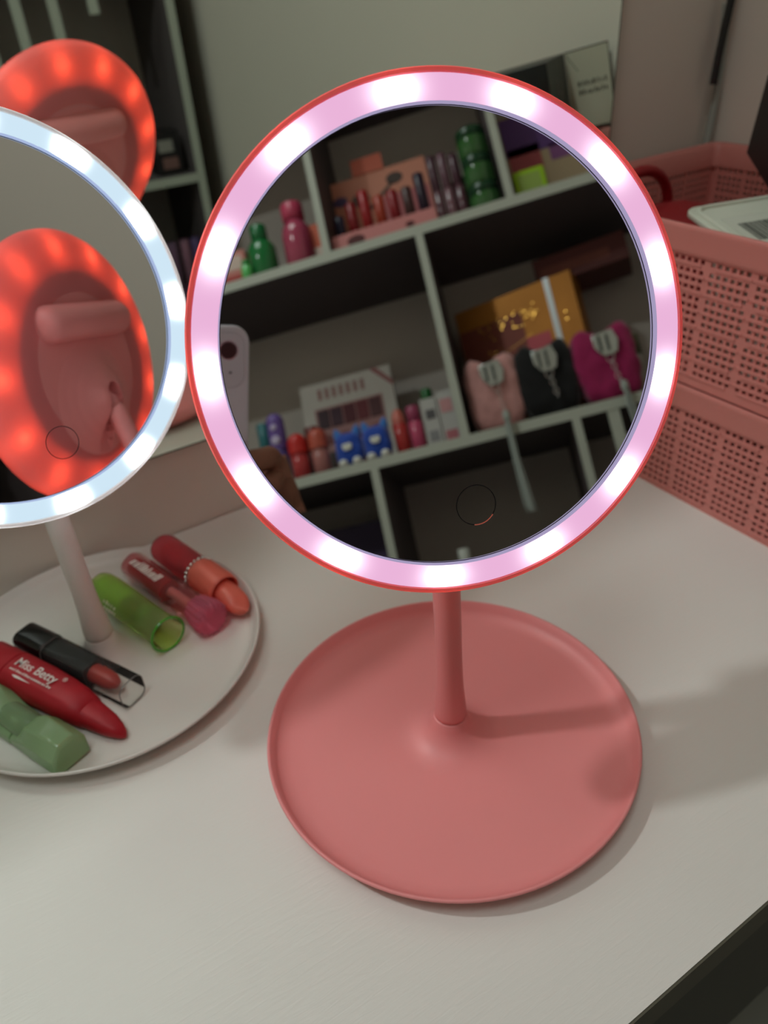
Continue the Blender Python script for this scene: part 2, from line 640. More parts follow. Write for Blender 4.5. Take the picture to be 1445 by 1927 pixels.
    def arcmesh(a0, a1, nseg, wd):
        mb = MB()
        vs_, fs = [], []
        for k in range(nseg + 1):
            a = a0 + (a1 - a0) * k / nseg
            for r_ in (rr_ - wd, rr_ + wd):
                vs_.append((bx + r_ * math.cos(a), by + r_ * math.sin(a), -0.00212))
        for k in range(nseg):
            fs.append((2 * k, 2 * k + 1, 2 * k + 3, 2 * k + 2))
        return mb.add(vs_, fs)
    part(arcmesh(a0, a1, nseg, wd), 'touch_button_ring', M_DARKLINE, glass, smooth=False)
    if arc:
        part(arcmesh(a1, a0 + 2 * PI, 20, wd * 1.4), 'touch_button_arc', M_CORALLINE, glass, smooth=False)  # lit lower arc, its light put into the coral colour
    if leds:
        for k in range(N_LED):
            a = theta0 + 2 * PI * k / N_LED
            l = bpy.data.lights.new('led', 'POINT')
            l.energy = leds
            l.shadow_soft_size = 0.0012
            l.color = (1, 0.95, 0.95)
            o = bpy.data.objects.new('led', l)
            COL.objects.link(o)
            o.parent = dif
            o.location = (0.0805 * math.cos(a), 0.0805 * math.sin(a), -0.0085)
    return t


TH0 = math.radians(95.0)
PINK_DIF = diffuser_mat('pink_ring_diffuser', (0.92, 0.51, 0.78, 1), (0.95, 0.95, 1.0, 1), 0.90, 1.8, TH0, 4.0, 0.36)
PINK_LIP = emit_mat('pink_ring_lip', (0.60, 0.52, 0.82, 1), 0.62)
WHITE_DIF = diffuser_mat('white_ring_diffuser', (0.66, 0.84, 0.97, 1), (0.95, 1.0, 1.0, 1), 0.95, 30.0, TH0 + 0.1, 8.0, 0.45)
WHITE_LIP = emit_mat('white_ring_lip', (0.45, 0.56, 0.85, 1), 0.85)
CP = Vector((-0.0051, -0.0117, 0.2349))
NP = Vector((-0.3080, -0.8762, 0.3703)).normalized()
CW = Vector((-0.1340, 0.1530, 0.2300))
NW = Vector((0.222, -0.935, 0.279)).normalized()
pink = vanity_mirror('coral pink round vanity mirror with glowing pink ring and empty dish base', (0, 0, 0), CP, NP, M_PINK, M_PINKSHELL, PINK_DIF, PINK_LIP, leds=0.010, button=(0.0035, -0.0615), arc=True, theta0=TH0)
white = vanity_mirror('white round vanity mirror with cold white ring, lipsticks lying on its base', (-0.140, 0.1805, 0), CW, NW, M_WHITEPL, M_WHITESHELL, WHITE_DIF, WHITE_LIP, R=0.0938, leds=0.02, theta0=TH0 + 0.1, button=(0.003, -0.060))

# ------------------------------------------------------------------ lipsticks and glosses on the white tray
ZT = 0.0046


def lying(name, label, cat, a, b, group=None):
    """thing whose local x runs from a to b on the tray floor, z up, origin at a"""
    a, b = Vector((a[0], a[1], ZT)), Vector((b[0], b[1], ZT))
    d = b - a
    t = thing(name, label, cat, a, math.atan2(d.y, d.x), group)
    return t, d.length


def xlathe(mb, prof, zc, n=32, sy=1.0, sz=1.0, rfun=None):
    """lathe about the local x axis at height zc; prof = (radius, x)"""
    M = Matrix.Translation((0, 0, zc)) @ Matrix(((0, 0, 1, 0), (0, 1, 0, 0), (-1, 0, 0, 0), (0, 0, 0, 1))) @ Matrix.Diagonal((sz, sy, 1, 1))
    return mb.lathe(prof, n, M, rfun=rfun)


GRP = 'lip products on the white tray'
M_PINKCLEAR = clear_mat('pink_clear_plastic', lin(246, 150, 160), 0.12, 0.05, 0.35)
M_PINKGEL = mat('raspberry_gel', lin(212, 84, 104), 0.25, sss=0.2)
M_CORAL = mat('coral_soft_plastic', lin(232, 112, 94), 0.4)
M_CORALDARK = mat('coral_collar', lin(205, 72, 60), 0.4)

# coral lip stick with a pearl ring and pink see-through body
t, L = lying('lipstick', 'coral lip stick with pearl ring and pink see-through body, nearest the wall', 'lipstick', (-0.0755, 0.2480), (-0.0555, 0.1610), GRP)
t.location.z += 0.0022
b = xlathe(MB(), [(0, 0.0), (0.0085, 0.0002), (0.0104, 0.002), (0.0112, 0.006), (0.0112, 0.050)], 0.0112).build('clear_body', M_PINKCLEAR, t, sharp=50)
xlathe(MB(), [(0, 0.006), (0.006, 0.007), (0.0082, 0.012), (0.0082, 0.034), (0.0062, 0.0345), (0.0062, 0.049), (0, 0.049)], 0.0112).build('gel_core', M_PINKGEL, b, sharp=50)
xlathe(MB(), [(0.0108, 0.0495), (0.0114, 0.050), (0.0118, 0.054), (0.0118, 0.074), (0.0114, 0.0775), (0.0105, 0.0785), (0.0098, 0.0775), (0.0098, 0.066), (0, 0.066)], 0.0118).build('sleeve', M_CORAL, t, sharp=50)
pearls = MB()
for k in range(22):
    a = 2 * PI * k / 22
    pearls.lathe([(0, -0.0013), (0.0009, -0.0009), (0.0013, 0), (0.0009, 0.0009), (0, 0.0013)], 8, Matrix.Translation((0.0488, 0.0112 * math.cos(a), 0.0118 + 0.0112 * math.sin(a))))
pr = pearls.build('pearl_ring', M_SILVER, t)
pr['kind'] = 'stuff'
xlathe(MB(), [(0.0096, 0.0665), (0.0096, 0.0725), (0, 0.0725)], 0.0118).build('collar', M_CORALDARK, t, sharp=50)
# rounded bullet with a slanted thumb-like face
rings = []
for k in range(9):
    s = k / 8
    x = 0.071 + 0.0275 * s
    r = 0.0084 * math.sqrt(max(0.02, 1 - max(0, (s - 0.62) / 0.38) ** 2))
    ring = []
    for q in range(20):
        a = 2 * PI * q / 20
        zz = math.sin(a) * r * (1.0 if math.sin(a) < 0 else 1.0 - 0.35 * s)
        ring.append((x - 0.003 * s * math.sin(a), math.cos(a) * r, 0.0112 - 0.0026 * s + zz))
    rings.append(ring)
MB().loft(rings).build('bullet', M_CORAL, t, sharp=60)

# red gloss tube with fluted shell cap
M_REDCLEAR = clear_mat('pale_rose_clear_plastic', lin(250, 196, 200), 0.12, 0.04, 0.2)
M_REDGEL = mat('red_gloss', lin(176, 24, 34), 0.2, coat=0.3)
M_SHELLPINK = clear_mat('pink_shell_clear', lin(250, 160, 190), 0.15, 0.05, 0.5)
M_TEXTW = mat('white_print', lin(238, 226, 222), 0.5)
t, L = lying('lip_gloss', 'clear tube of red lip gloss with pink fluted shell cap and white lettering', 'lip gloss', (-0.0990, 0.2460), (-0.0750, 0.1520), GRP)
b = xlathe(MB(), [(0, 0), (0.0085, 0.0002), (0.0100, 0.002), (0.0100, 0.050)], 0.0096, 28, rfun=lambda a, z: 0.965 + 0.05 * abs(math.cos(3 * a))).build('clear_tube', M_REDCLEAR, t, sharp=50)
xlathe(MB(), [(0, 0.005), (0.0074, 0.0052), (0.0078, 0.007), (0.0078, 0.046), (0, 0.0465)], 0.0092).build('gloss', M_REDGEL, b, sharp=50)
c = xlathe(MB(), [(0.0094, 0.0505), (0.0100, 0.051), (0.0098, 0.080), (0.0106, 0.084)], 0.0100, 48).build('cap', M_REDCLEAR, t, sharp=50)
xlathe(MB(), [(0.0035, 0.048), (0.0035, 0.070), (0.0016, 0.072), (0.0016, 0.083), (0, 0.083)], 0.0098, 16).build('wand', mat('pale_wand', lin(222, 190, 178), 0.3), c)
xlathe(MB(), [(0.0101, 0.079), (0.0110, 0.084), (0.0122, 0.090), (0.0124, 0.0935), (0.0116, 0.0965), (0.0085, 0.0985), (0.0030, 0.0978), (0, 0.0975)], 0.0118, 108, rfun=lambda a, z: 1.0 - 0.10 * (0.5 + 0.5 * math.cos(18 * a))).build('fluted_tip', M_SHELLPINK, c, sharp=70)
print_marks('lettering', 13, 0.033, 0.0066, M_TEXTW, t, Matrix.Translation((0.026, -0.0028, 0.01965)) @ Matrix.Rotation(math.radians(8), 4, 'X'), 2)

# green open-ended tube
M_GREENCLEAR = clear_mat('lime_clear_plastic', lin(226, 244, 178), 0.10, 0.05, 0.30)
M_GREENRIM = mat('green_rim', lin(70, 160, 40), 0.15, coat=0.5)
M_GREENGEL = mat('green_balm', lin(176, 214, 112), 0.3, sss=0.2)
t, L = lying('lip_balm', 'green see-through balm tube with dark green ring at its open end', 'lip balm', (-0.1250, 0.2330), (-0.1035, 0.1560), GRP)
b = xlathe(MB(), [(0, 0.0), (0.0086, 0.0002), (0.0106, 0.002), (0.0112, 0.008), (0.0110, 0.030), (0.0108, 0.068), (0.0116, 0.0775)], 0.0118, 40, rfun=lambda a, z: 0.985 + 0.03 * abs(math.cos(2 * a))).build('clear_tube', M_GREENCLEAR, t, sharp=50)
ringp = [(0.0790, 0.0117 * math.cos(2 * PI * k / 40), 0.0122 + 0.0117 * math.sin(2 * PI * k / 40)) for k in range(40)]
MB().tube(ringp, 0.00085, 10, closed=True).build('open_rim', M_GREENRIM, b)
xlathe(MB(), [(0, 0.004), (0.0092, 0.0045), (0.0096, 0.008), (0.0094, 0.036), (0.0070, 0.0365), (0, 0.0365)], 0.0115).build('balm', M_GREENGEL, t, sharp=50)
xlathe(MB(), [(0, 0.054), (0.0092, 0.0545), (0.0094, 0.060), (0.0075, 0.061), (0, 0.061)], 0.0115).build('inner_plug', mat('dark_green_plug', lin(92, 138, 40), 0.3), t, sharp=50)
for k, (yy, zz) in enumerate(((0.0100, 0.0175), (0.0112, 0.0130))):
    print_marks('lettering', 5, 0.015, 0.0026, M_TEXTW, t, Matrix.Translation((0.030, -yy, zz)) @ Matrix.Rotation(math.radians(62), 4, 'X'), 4 + k)

# black lipstick under a clear square cap
M_CLEAR = clear_mat('clear_plastic', (0.97, 0.97, 0.96, 1), 0.10, 0.03, 0.05)
M_REDBULLET = mat('brick_red_lipstick', lin(168, 44, 36), 0.45)
t, L = lying('lipstick', 'black square lipstick under a clear cap showing its brick red bullet', 'lipstick', (-0.1795, 0.2123), (-0.1375, 0.1263), GRP)
Mx = Matrix(((0, 0, 1, 0), (1, 0, 0, 0), (0, 1, 0, 0), (0, 0, 0, 1)))
b = MB().prism(rrect(0.0185, 0.0185, 0.0052), 0.0, 0.0255, Matrix.Translation((0, 0, 0.0093)) @ Mx).build('base', M_BLACK, t, bevel=0.0006)
MB().prism(rrect(0.0150, 0.0150, 0.003), 0.0255, 0.0640, Matrix.Translation((0, 0, 0.0093)) @ Mx).build('holder', mat('charcoal_holder', lin(34, 36, 38), 0.25), b, sharp=40)
xlathe(MB(), [(0.0056, 0.062), (0.0058, 0.064), (0.0058, 0.074), (0.0052, 0.079), (0.0032, 0.083), (0.0015, 0.0842), (0, 0.0845)], 0.0093, 28, rfun=None).build('bullet', M_REDBULLET, t, sharp=60)
po = rrect(0.0178, 0.0178, 0.0056)
r0 = [(0.0258, x, 0.0093 + z) for x, z in po]
r1 = [(0.0955, x, 0.0093 + z) for x, z in po]
r2 = [(0.0966, x * 0.95, 0.0093 + z * 0.95) for x, z in po]
cap = MB().loft([r0, r1, r2], cap=False)
cap.add([Vector(p) for p in r2], [tuple(range(len(r2)))])
cap.build('clear_cap', M_CLEAR, t, sharp=40)
for x_ in (0.0262, 0.0960):
    MB().tube([(x_, a * (1.0 if x_ < 0.05 else 0.97), 0.0093 + z * (1.0 if x_ < 0.05 else 0.97)) for a, z in po], 0.00035, 6, closed=True).build('cap_edge', mat('cap_edge_grey', lin(120, 118, 116), 0.2), t)

# matte red lip crayon with white name
M_RED = mat('matte_red_soft_touch', lin(172, 16, 34), 0.5, bump=0.06, bscale=700)
t, L = lying('lip_crayon', 'matte red bullet-shaped lip crayon with white name lettering', 'lip crayon', (-0.2030, 0.2060), (-0.1500, 0.1010), GRP)
rings = []
for x, w, h in ((0.0, 0.0100, 0.0085), (0.0008, 0.0118, 0.0100), (0.003, 0.0124, 0.0106), (0.026, 0.0126, 0.0108), (0.0262, 0.0122, 0.0104), (0.0268, 0.0122, 0.0104), (0.027, 0.0126, 0.0108), (0.050, 0.0125, 0.0107), (0.068, 0.0118, 0.0100), (0.080, 0.0108, 0.0090), (0.0885, 0.0094, 0.0078), (0.0893, 0.0086, 0.0070), (0.0955, 0.0078, 0.0064), (0.104, 0.0066, 0.0054), (0.111, 0.0046, 0.0040), (0.1145, 0.0028, 0.0026), (0.116, 0.0010, 0.0010)):
    ring = []
    for q in range(28):
        a = 2 * PI * q / 28
        ca, sa = math.cos(a), math.sin(a)
        ring.append((x, math.copysign(abs(ca) ** 0.8, ca) * w, max(0.0108 - 0.55 * (0.0108 - h), h) + math.copysign(abs(sa) ** 0.8, sa) * h - (0.0108 - h) * 0.3))
    rings.append(ring)
mbr = MB().loft(rings)
zmin = min(p[2] for p in mbr.v)
mbr.v = [(p[0], p[1], p[2] - zmin) for p in mbr.v]
mbr.build('barrel', M_RED, t, sharp=50)
ztop = max(p[2] for p in mbr.v if 0.03 < p[0] < 0.06)
text_obj('name_lettering', 'Miss Betty', 0.0083, M_TEXTW, t, Matrix.Translation((0.0480, 0.0012, ztop + 0.0001)), bold=0.0001)
text_obj('registered_mark', '®', 0.0040, M_TEXTW, t, Matrix.Translation((0.0695, 0.0040, ztop - 0.0001)))
print_marks('small_lettering', 19, 0.036, 0.0016, M_TEXTW, t, Matrix.Translation((0.0490, -0.0042, ztop - 0.0002)), 6)
MB().prism([(-0.008, 0), (-0.005, 0.0009), (0.008, 0.0), (-0.005, -0.0009)], 0, 0.0002, Matrix.Translation((0.0440, -0.0072, ztop - 0.0010))).build('swoosh', M_TEXTW, t, smooth=False)

# pale green jelly bar with scooped waist
M_JELLY = shell_mat('pale_green_jelly', lin(172, 202, 156), lin(180, 222, 160), 0.35)
M_JELLY.node_tree.nodes['Principled BSDF'].inputs['Roughness'].default_value = 0.12
M_JELLYCLEAR = clear_mat('pale_green_clear', lin(215, 232, 205), 0.15, 0.05, 0.4)
t, L = lying('lip_gloss', 'pale green jelly gloss bar with scooped clear waist at the tray edge', 'lip gloss', (-0.2180, 0.1880), (-0.1790, 0.1010), GRP)
t.location.z += 0.0010


def jelly_sec(x, w, h, cut):
    hw = w / 2
    return [(x, -hw, 0.0004), (x, hw, 0.0004), (x, hw, h * 0.62), (x, hw - cut, h), (x, -hw + cut, h), (x, -hw, h * 0.62)]


jb = [(0.0, 0.021, 0.0175, 0.004), (0.001, 0.022, 0.0185, 0.005), (0.028, 0.022, 0.0190, 0.005), (0.034, 0.0215, 0.0165, 0.006), (0.042, 0.0210, 0.0110, 0.008), (0.052, 0.0210, 0.0100, 0.008)]
jc = [(0.0525, 0.0210, 0.0100, 0.008), (0.058, 0.0212, 0.0115, 0.008), (0.064, 0.0216, 0.0165, 0.006), (0.070, 0.0222, 0.0195, 0.005), (0.084, 0.0224, 0.0200, 0.006), (0.0935, 0.0220, 0.0190, 0.006), (0.0950, 0.0205, 0.0175, 0.005)]
b = MB().loft([jelly_sec(*s) for s in jb]).build('jelly_body', M_JELLY, t, bevel=0.0012, seg=3, sharp=30)
MB().loft([jelly_sec(*s) for s in jc]).build('jelly_cap', M_JELLY, t, bevel=0.0012, seg=3, sharp=30)
xlathe(MB(), [(0, 0.040), (0.0075, 0.0402), (0.0080, 0.042), (0.0080, 0.062), (0.0075, 0.064), (0, 0.064)], 0.0092).build('clear_window', M_JELLYCLEAR, b, sharp=50)

# ------------------------------------------------------------------ stacked pink baskets
M_BASKET = mat('dusty_pink_plastic', lin(206, 130, 122), 0.5, bump=0.05, bscale=700)
BX0, BX1, BY0, BY1 = 0.280, 0.512, -0.050, 0.268


def basket(name, label, z0, h, nrow):
    t = thing(name, label, 'basket', ((BX0 + BX1) / 2, (BY0 + BY1) / 2, z0), 0, 'stacked pink weave baskets')
    W, D = BX1 - BX0, BY1 - BY0
    P, HS, TH = 0.0053, 0.00150, 0.0015
    GAPC, GAPR = 0.0030, 0.0018
    body = MB()
    rimh = 0.019
    ztop = h - rimh

    def panel(origin, u, n, length):
        """panel from origin along u, outward normal n, with square holes in blocks and raised weave strands"""
        def pt(s, z, d):
            p = origin + u * s + n * d
            return (p.x, p.y, z)

        def quad(s0, s1, z0_, z1_, d):
            body.add([pt(s0, z0_, d), pt(s1, z0_, d), pt(s1, z1_, d), pt(s0, z1_, d)], [(0, 1, 2, 3)])
        # column positions
        cols, s, k = [], 0.006, 0
        while s + P < length - 0.006:
            cols.append((s, k))
            s += P
            k += 1
            if k % 6 == 0:
                s += GAPC
        rows, z, j = [], ztop - 0.0005, 0
        zz = []
        while len(zz) < nrow:
            zz.append(z - P)
            z -= P
            j += 1
            if j in (1, 4) or (j > 4 and (j - 4) % 4 == 0):
                z -= GAPR
        zlow = z
        for d in (0.0, -TH):
            prev = 0.0
            for s, k in cols:
                if s - prev > 1e-6:
                    quad(prev, s, zlow, ztop, d)
                prev = s + P
                last = ztop
                for zb in zz:
                    if last - (zb + P) > 1e-6:
                        quad(s, s + P, zb + P, last, d)
                    last = zb
                    a0, a1 = s + P / 2 - HS, s + P / 2 + HS
                    b0, b1 = zb + P / 2 - HS, zb + P / 2 + HS
                    quad(s, s + P, zb, b0, d)
                    quad(s, s + P, b1, zb + P, d)
                    quad(s, a0, b0, b1, d)
                    quad(a1, s + P, b0, b1, d)
                    if d == 0.0:
                        e = [(a0, b0), (a1, b0), (a1, b1), (a0, b1)]
                        for q in range(4):
                            (p0, q0), (p1, q1) = e[q], e[(q + 1) % 4]
                            body.add([pt(p0, q0, 0), pt(p1, q1, 0), pt(p1, q1, -TH), pt(p0, q0, -TH)], [(0, 1, 2, 3)])
                if last - zlow > 1e-6:
                    quad(s, s + P, zlow, last, d)
            quad(prev, length, zlow, ztop, d)
            quad(0, length, 0.0, zlow, d)

        def strip(s0, s1, z0_, z1_, d):
            vs_ = [pt(s0, z0_, -0.0003), pt(s1, z0_, -0.0003), pt(s1, z1_, -0.0003), pt(s0, z1_, -0.0003), pt(s0 + 0.0004, z0_ + 0.0003, d), pt(s1 - 0.0004, z0_ + 0.0003, d), pt(s1 - 0.0004, z1_ - 0.0003, d), pt(s0 + 0.0004, z1_ - 0.0003, d)]
            body.add(vs_, [(4, 5, 6, 7), (0, 1, 5, 4), (1, 2, 6, 5), (2, 3, 7, 6), (3, 0, 4, 7)])
        nb = (len(cols) + 5) // 6
        for b_ in range(nb):
            cs = cols[b_ * 6:(b_ + 1) * 6]
            sa, sb = cs[0][0], cs[-1][0] + P
            for r_, zb in enumerate(zz):
                # horizontal strand below every hole row, cut where the vertical strands come to the front
                if (r_ + b_) % 2 == 0:
                    strip(sa - 0.0022, sb - P * 0.55, zb - 0.0012, zb + 0.0012, 0.0008)
                else:
                    strip(sa + P * 0.6, sb + 0.0010, zb - 0.0012, zb + 0.0012, 0.0008)
            for i, (s, k) in enumerate(cs):
                for r_ in range(0, len(zz) - 1, 2):
                    o_ = (i + b_) % 2
                    if r_ + o_ < len(zz) - 1 and i:
                        strip(s - 0.0009, s + 0.0009, zz[r_ + o_] - P * 0.4, zz[r_ + o_] + P * 0.9, 0.0005)
    hw, hd = W / 2, D / 2
    V = Vector
    panel(V((-hw, hd, 0)), V((0, -1, 0)), V((-1, 0, 0)), D)
    panel(V((hw, -hd, 0)), V((0, 1, 0)), V((1, 0, 0)), D)
    panel(V((-hw, -hd, 0)), V((1, 0, 0)), V((0, -1, 0)), W)
    panel(V((hw, hd, 0)), V((-1, 0, 0)), V((0, 1, 0)), W)
    me = body.build('woven_wall', M_BASKET, t, smooth=False)
    # rim band: rounded frame all round
    rim = MB()
    prof = [(-0.0024, ztop - 0.001), (0.0006, ztop - 0.001), (0.0020, ztop + 0.0005), (0.0024, ztop + 0.003), (0.0030, h - 0.0035), (0.0036, h - 0.0012), (0.0028, h), (0.0006, h - 0.0001), (-0.0002, h - 0.0012), (-0.0024, h - 0.004)]
    rings = []
    for d, z in prof:
        rings.append([(x, y, z) for x, y in rrect(W + 2 * d, D + 2 * d, 0.006 + max(d, 0), 6)])
    rings.append(rings[0])
    rim.loft(rings, cap=False).build('rim', M_BASKET, t, sharp=50)
    MB().box((-hw + 0.0023, -hd + 0.0023, 0.0004), (hw - 0.0023, hd - 0.0023, 0.003)).build('bottom', M_BASKET, t, smooth=False)
    return t


basket('storage_basket', 'dusty pink woven plastic basket standing on the desk, lower of the stack', 0.0, 0.093, 12)
basket('storage_basket', 'dusty pink woven plastic basket filled with goods, upper of the stack', 0.0935, 0.1085, 14)

# goods in the upper basket
M_REDBAG = mat('crimson_case', lin(150, 14, 26), 0.5, bump=0.1, bscale=300)
t = thing('cosmetic_case', 'crimson rounded case with a loop handle inside the upper basket', 'case', (0.352, 0.172, 0.0975))
rings = []
for k in range(13):
    s = -1 + 2 * k / 12
    rr2 = math.sqrt(max(0.0, 1 - abs(s) ** 2.6))
    rings.append([(0.058 * max(rr2, 0.05) * math.cos(2 * PI * q / 32), 0.050 * max(rr2, 0.05) * math.sin(2 * PI * q / 32) * (1 + 0.12 * math.cos(2 * PI * q / 32)), 0.048 + 0.048 * s) for q in range(32)])
MB().loft(rings).build('body', M_REDBAG, t, sharp=70)
hpts = []
for k in range(15):
    a = PI * k / 14
    hpts.append((-0.012 + 0.044 * math.cos(a), 0.034 + 0.006 * math.cos(a), 0.080 + 0.034 * math.sin(a)))
MB().tube(hpts, 0.0042, 14).build('handle', M_REDBAG, t)

M_WHITETRAY = mat('white_blister_plastic', lin(205, 208, 192), 0.35)
plast_pale = mat('pale_carton_card', lin(206, 202, 190), 0.7)
t = thing('blister_pack', 'white plastic blister pack with barcode sticker on top of the upper basket', 'package', (0.356, 0.070, 0.1955))
t.rotation_euler = (math.radians(7), math.radians(-2), math.radians(-22))
MB().prism(rrect(0.130, 0.105, 0.010, 6), -0.004, 0.0, None).build('tray', M_WHITETRAY, t, bevel=0.001, sharp=30)
rp = [(x, y, 0.0006) for x, y in rrect(0.119, 0.094, 0.010, 6)]
MB().tube(rp, 0.0016, 8, closed=True).build('ridge', M_WHITETRAY, t)
stk = MB().box((-0.052, -0.034, 0.0001), (-0.004, 0.026, 0.0004)).build('sticker', mat('sticker_paper', lin(196, 198, 184), 0.6), t, smooth=False)
bars = MB()
x = -0.046
rnd = random.Random(3)
while x < -0.012:
    w_ = rnd.choice((0.0004, 0.0008, 0.0012))
    bars.box((x, -0.014, 0.0004), (x + w_, 0.014, 0.0005))
    x += w_ + rnd.choice((0.0005, 0.0009))
bb = bars.build('barcode', mat('barcode_ink', lin(40, 42, 40), 0.6), stk, smooth=False)
bb['kind'] = 'stuff'

# carton underneath that carries the pack and the black box
t = thing('cosmetic_box', 'pale carton under the barcode pack inside the upper basket', 'box', (0.405, 0.080, 0.0970))
MB().box((-0.100, -0.050, 0), (0.100, 0.028, 0.088)).build('carton', plast_pale, t, smooth=False, bevel=0.0008)
MB().box((-0.100, -0.0104, 0.088), (0.100, -0.0096, 0.0884)).build('lid_seam', M_DARKLINE, t, smooth=False)

# tilted black box with an open white flap, standing in the basket
A_ = Vector((0.483, 0.098, 0.271))
p_ = Vector((0.589, 0.779, 0.214)).normalized()
q_ = Vector((0.117, 0.180, -0.977))
q_ = (q_ - p_ * q_.dot(p_)).normalized()
r_ = p_.cross(q_)
if r_.x > 0:
    r_ = -r_
lp, lq, lr = 0.080, 0.055, 0.098
t = thing('black_box', 'black product box with open white printed flap, tilted on the upper basket', 'box', A_ - p_ * lp / 2 + q_ * lq + r_ * lr / 2)
org = A_ - t.location


def obox(mb, s0, s1):
    c = []
    for k in (0, 1):
        for a, b in ((0, 0), (1, 0), (1, 1), (0, 1)):
            P = (s1[0] if a else s0[0], s1[1] if b else s0[1], s1[2] if k else s0[2])
            c.append(org + p_ * P[0] + q_ * P[1] + r_ * P[2])
    return mb.add(c, [(0, 3, 2, 1), (4, 5, 6, 7), (0, 1, 5, 4), (1, 2, 6, 5), (2, 3, 7, 6), (3, 0, 4, 7)])


M_BOXBLACK = mat('black_card', lin(16, 15, 18), 0.4)
M_BOXWHITE = mat('white_card', lin(196, 190, 172), 0.7)
obox(MB(), (-lp, 0, 0), (0, lq, lr)).build('carton', M_BOXBLACK, t, smooth=False, bevel=0.0006)
flap = obox(MB(), (0.0003, 0.0, -0.0010), (0.044, lq + 0.02, 0.0)).build('flap', M_BOXBLACK, t, smooth=False)
obox(MB(), (0.0003, 0.0012, 0.0), (0.0432, lq + 0.019, 0.0003)).build('flap_lining', M_BOXWHITE, flap, smooth=False)
FT = Matrix((p_, -q_, p_.cross(-q_))).transposed()
sgn = 1 if p_.cross(-q_).dot(r_) > 0 else -1
FT = Matrix((p_ * sgn, -q_, (p_ * sgn).cross(-q_))).transposed()
for k, off in enumerate((0.032, 0.040)):
    print_marks('printed_lettering', 8, 0.030, 0.0046, mat('grey_ink_%d' % k, lin(70, 66, 58), 0.7), flap, Matrix.Translation(org + p_ * 0.024 + q_ * off + r_ * 0.0004) @ FT.to_4x4(), 8 + k, 0.0)
crease = MB().tube([org + p_ * 0.001 + q_ * 0.002 + r_ * 0.0004, org + p_ * 0.012 + q_ * 0.020 + r_ * 0.0004], 0.0004, 6)
crease.build('crease', mat('crease_grey', lin(110, 106, 94), 0.8), flap)
for k, (u_, v_, l_) in enumerate(((0.030, 0.022, 0.016), (0.040, 0.030, 0.020), (0.052, 0.018, 0.014))):
    obox(MB(), (0.0, v_, u_), (0.0003, v_ + l_, u_ + 0.006)).build('printed_bottle', mat('grey_print', lin(120, 112, 112), 0.6), t, smooth=False, bevel=0.0001)

# cable in the wall corner
t = thing('power_cable', 'pale cable with black upper end running down the wall corner', 'cable', (0.508, 0.272, 0.19))
cp = [(0.004 * math.sin(k * 0.7) - 0.002, 0.004, 0.024 * k) for k in range(0, 6)]
MB().tube(cp, 0.0036, 12).build('sheath', mat('pale_cable', lin(160, 164, 156), 0.5), t)
cp2 = [(cp[-1][0] + 0.006 * math.sin(k * 0.5), 0.004, cp[-1][2] + 0.02 * k) for k in range(-3, 8)]
cp2 = [(p[0], p[1] - 0.004, p[2]) for p in cp2]
MB().tube(cp2, 0.0034, 12).build('black_end', M_BLACK, t)

# ------------------------------------------------------------------ display shelf opposite
SY0, SY1 = -0.950, -1.185
SX0, SX1 = -1.02, 0.445
ZB = [-0.355, 0.017, 0.398, 0.765, 1.135, 1.50]
sh = thing('display_shelf', 'white cube shelf unit full of cosmetics behind the camera', 'shelf', ((SX0 + SX1) / 2, SY0, ZF))
O_ = Vector(((SX0 + SX1) / 2, SY0, ZF))


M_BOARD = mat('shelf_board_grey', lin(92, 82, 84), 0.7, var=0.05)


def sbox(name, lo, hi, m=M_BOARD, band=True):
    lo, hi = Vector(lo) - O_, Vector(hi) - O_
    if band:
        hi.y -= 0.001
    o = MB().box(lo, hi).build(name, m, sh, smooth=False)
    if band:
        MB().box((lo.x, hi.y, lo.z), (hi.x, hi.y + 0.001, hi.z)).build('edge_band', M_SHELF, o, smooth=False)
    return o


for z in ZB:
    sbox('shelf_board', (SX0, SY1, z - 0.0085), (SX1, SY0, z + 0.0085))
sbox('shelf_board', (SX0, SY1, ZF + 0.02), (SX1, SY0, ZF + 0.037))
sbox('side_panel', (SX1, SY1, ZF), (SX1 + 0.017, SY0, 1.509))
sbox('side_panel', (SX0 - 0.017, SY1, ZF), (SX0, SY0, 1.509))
sbox('back_panel', (SX0 - 0.017, SY1 - 0.006, ZF), (SX1 + 0.017, SY1, 1.509), M_SHELFBACK, False)
DIV = {(0.765, 1.135): (-0.855, -0.535, -0.215, 0.101), (0.398, 0.765): (-0.697, -0.057), (0.017, 0.398): (-0.853, -0.533, -0.213, 0.115), (-0.355, 0.017): (-0.697, -0.377, -0.057, 0.263), (1.135, 1.50): (-0.697, -0.377, -0.057, 0.263)}
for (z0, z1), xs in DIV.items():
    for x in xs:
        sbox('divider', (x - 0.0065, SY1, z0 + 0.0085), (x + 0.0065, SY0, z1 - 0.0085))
for x, zlo in ((0.172, 0.0255), (0.236, 0.0255), (0.308, 0.322)):
    sbox('hanger_strip', (x - 0.009, SY0 - 0.006, zlo), (x + 0.009, SY0 - 0.001, 0.3895), M_SHELF, False)

ZA, ZBB, ZL, ZLL = 0.7736, 0.4066, 0.0256, -0.3464


def at(x, y, z):
    return (x, y, z)


def bottle(name, label, cat, x, y, z, body, cap, m_body, m_cap, group, n=24, cap_name='cap', ribs=0):
    """upright container: body and cap are (r, z) profiles"""
    t = thing(name, label, cat, (x, y, z), 0, group)
    MB().lathe(body, n).build('body', m_body, t, sharp=45)
    MB().lathe(cap, n if not ribs else ribs * 4, rfun=(lambda a, zz: 1 - 0.05 * (0.5 + 0.5 * math.cos(ribs * a))) if ribs else None).build(cap_name, m_cap, t, sharp=45)
    return t


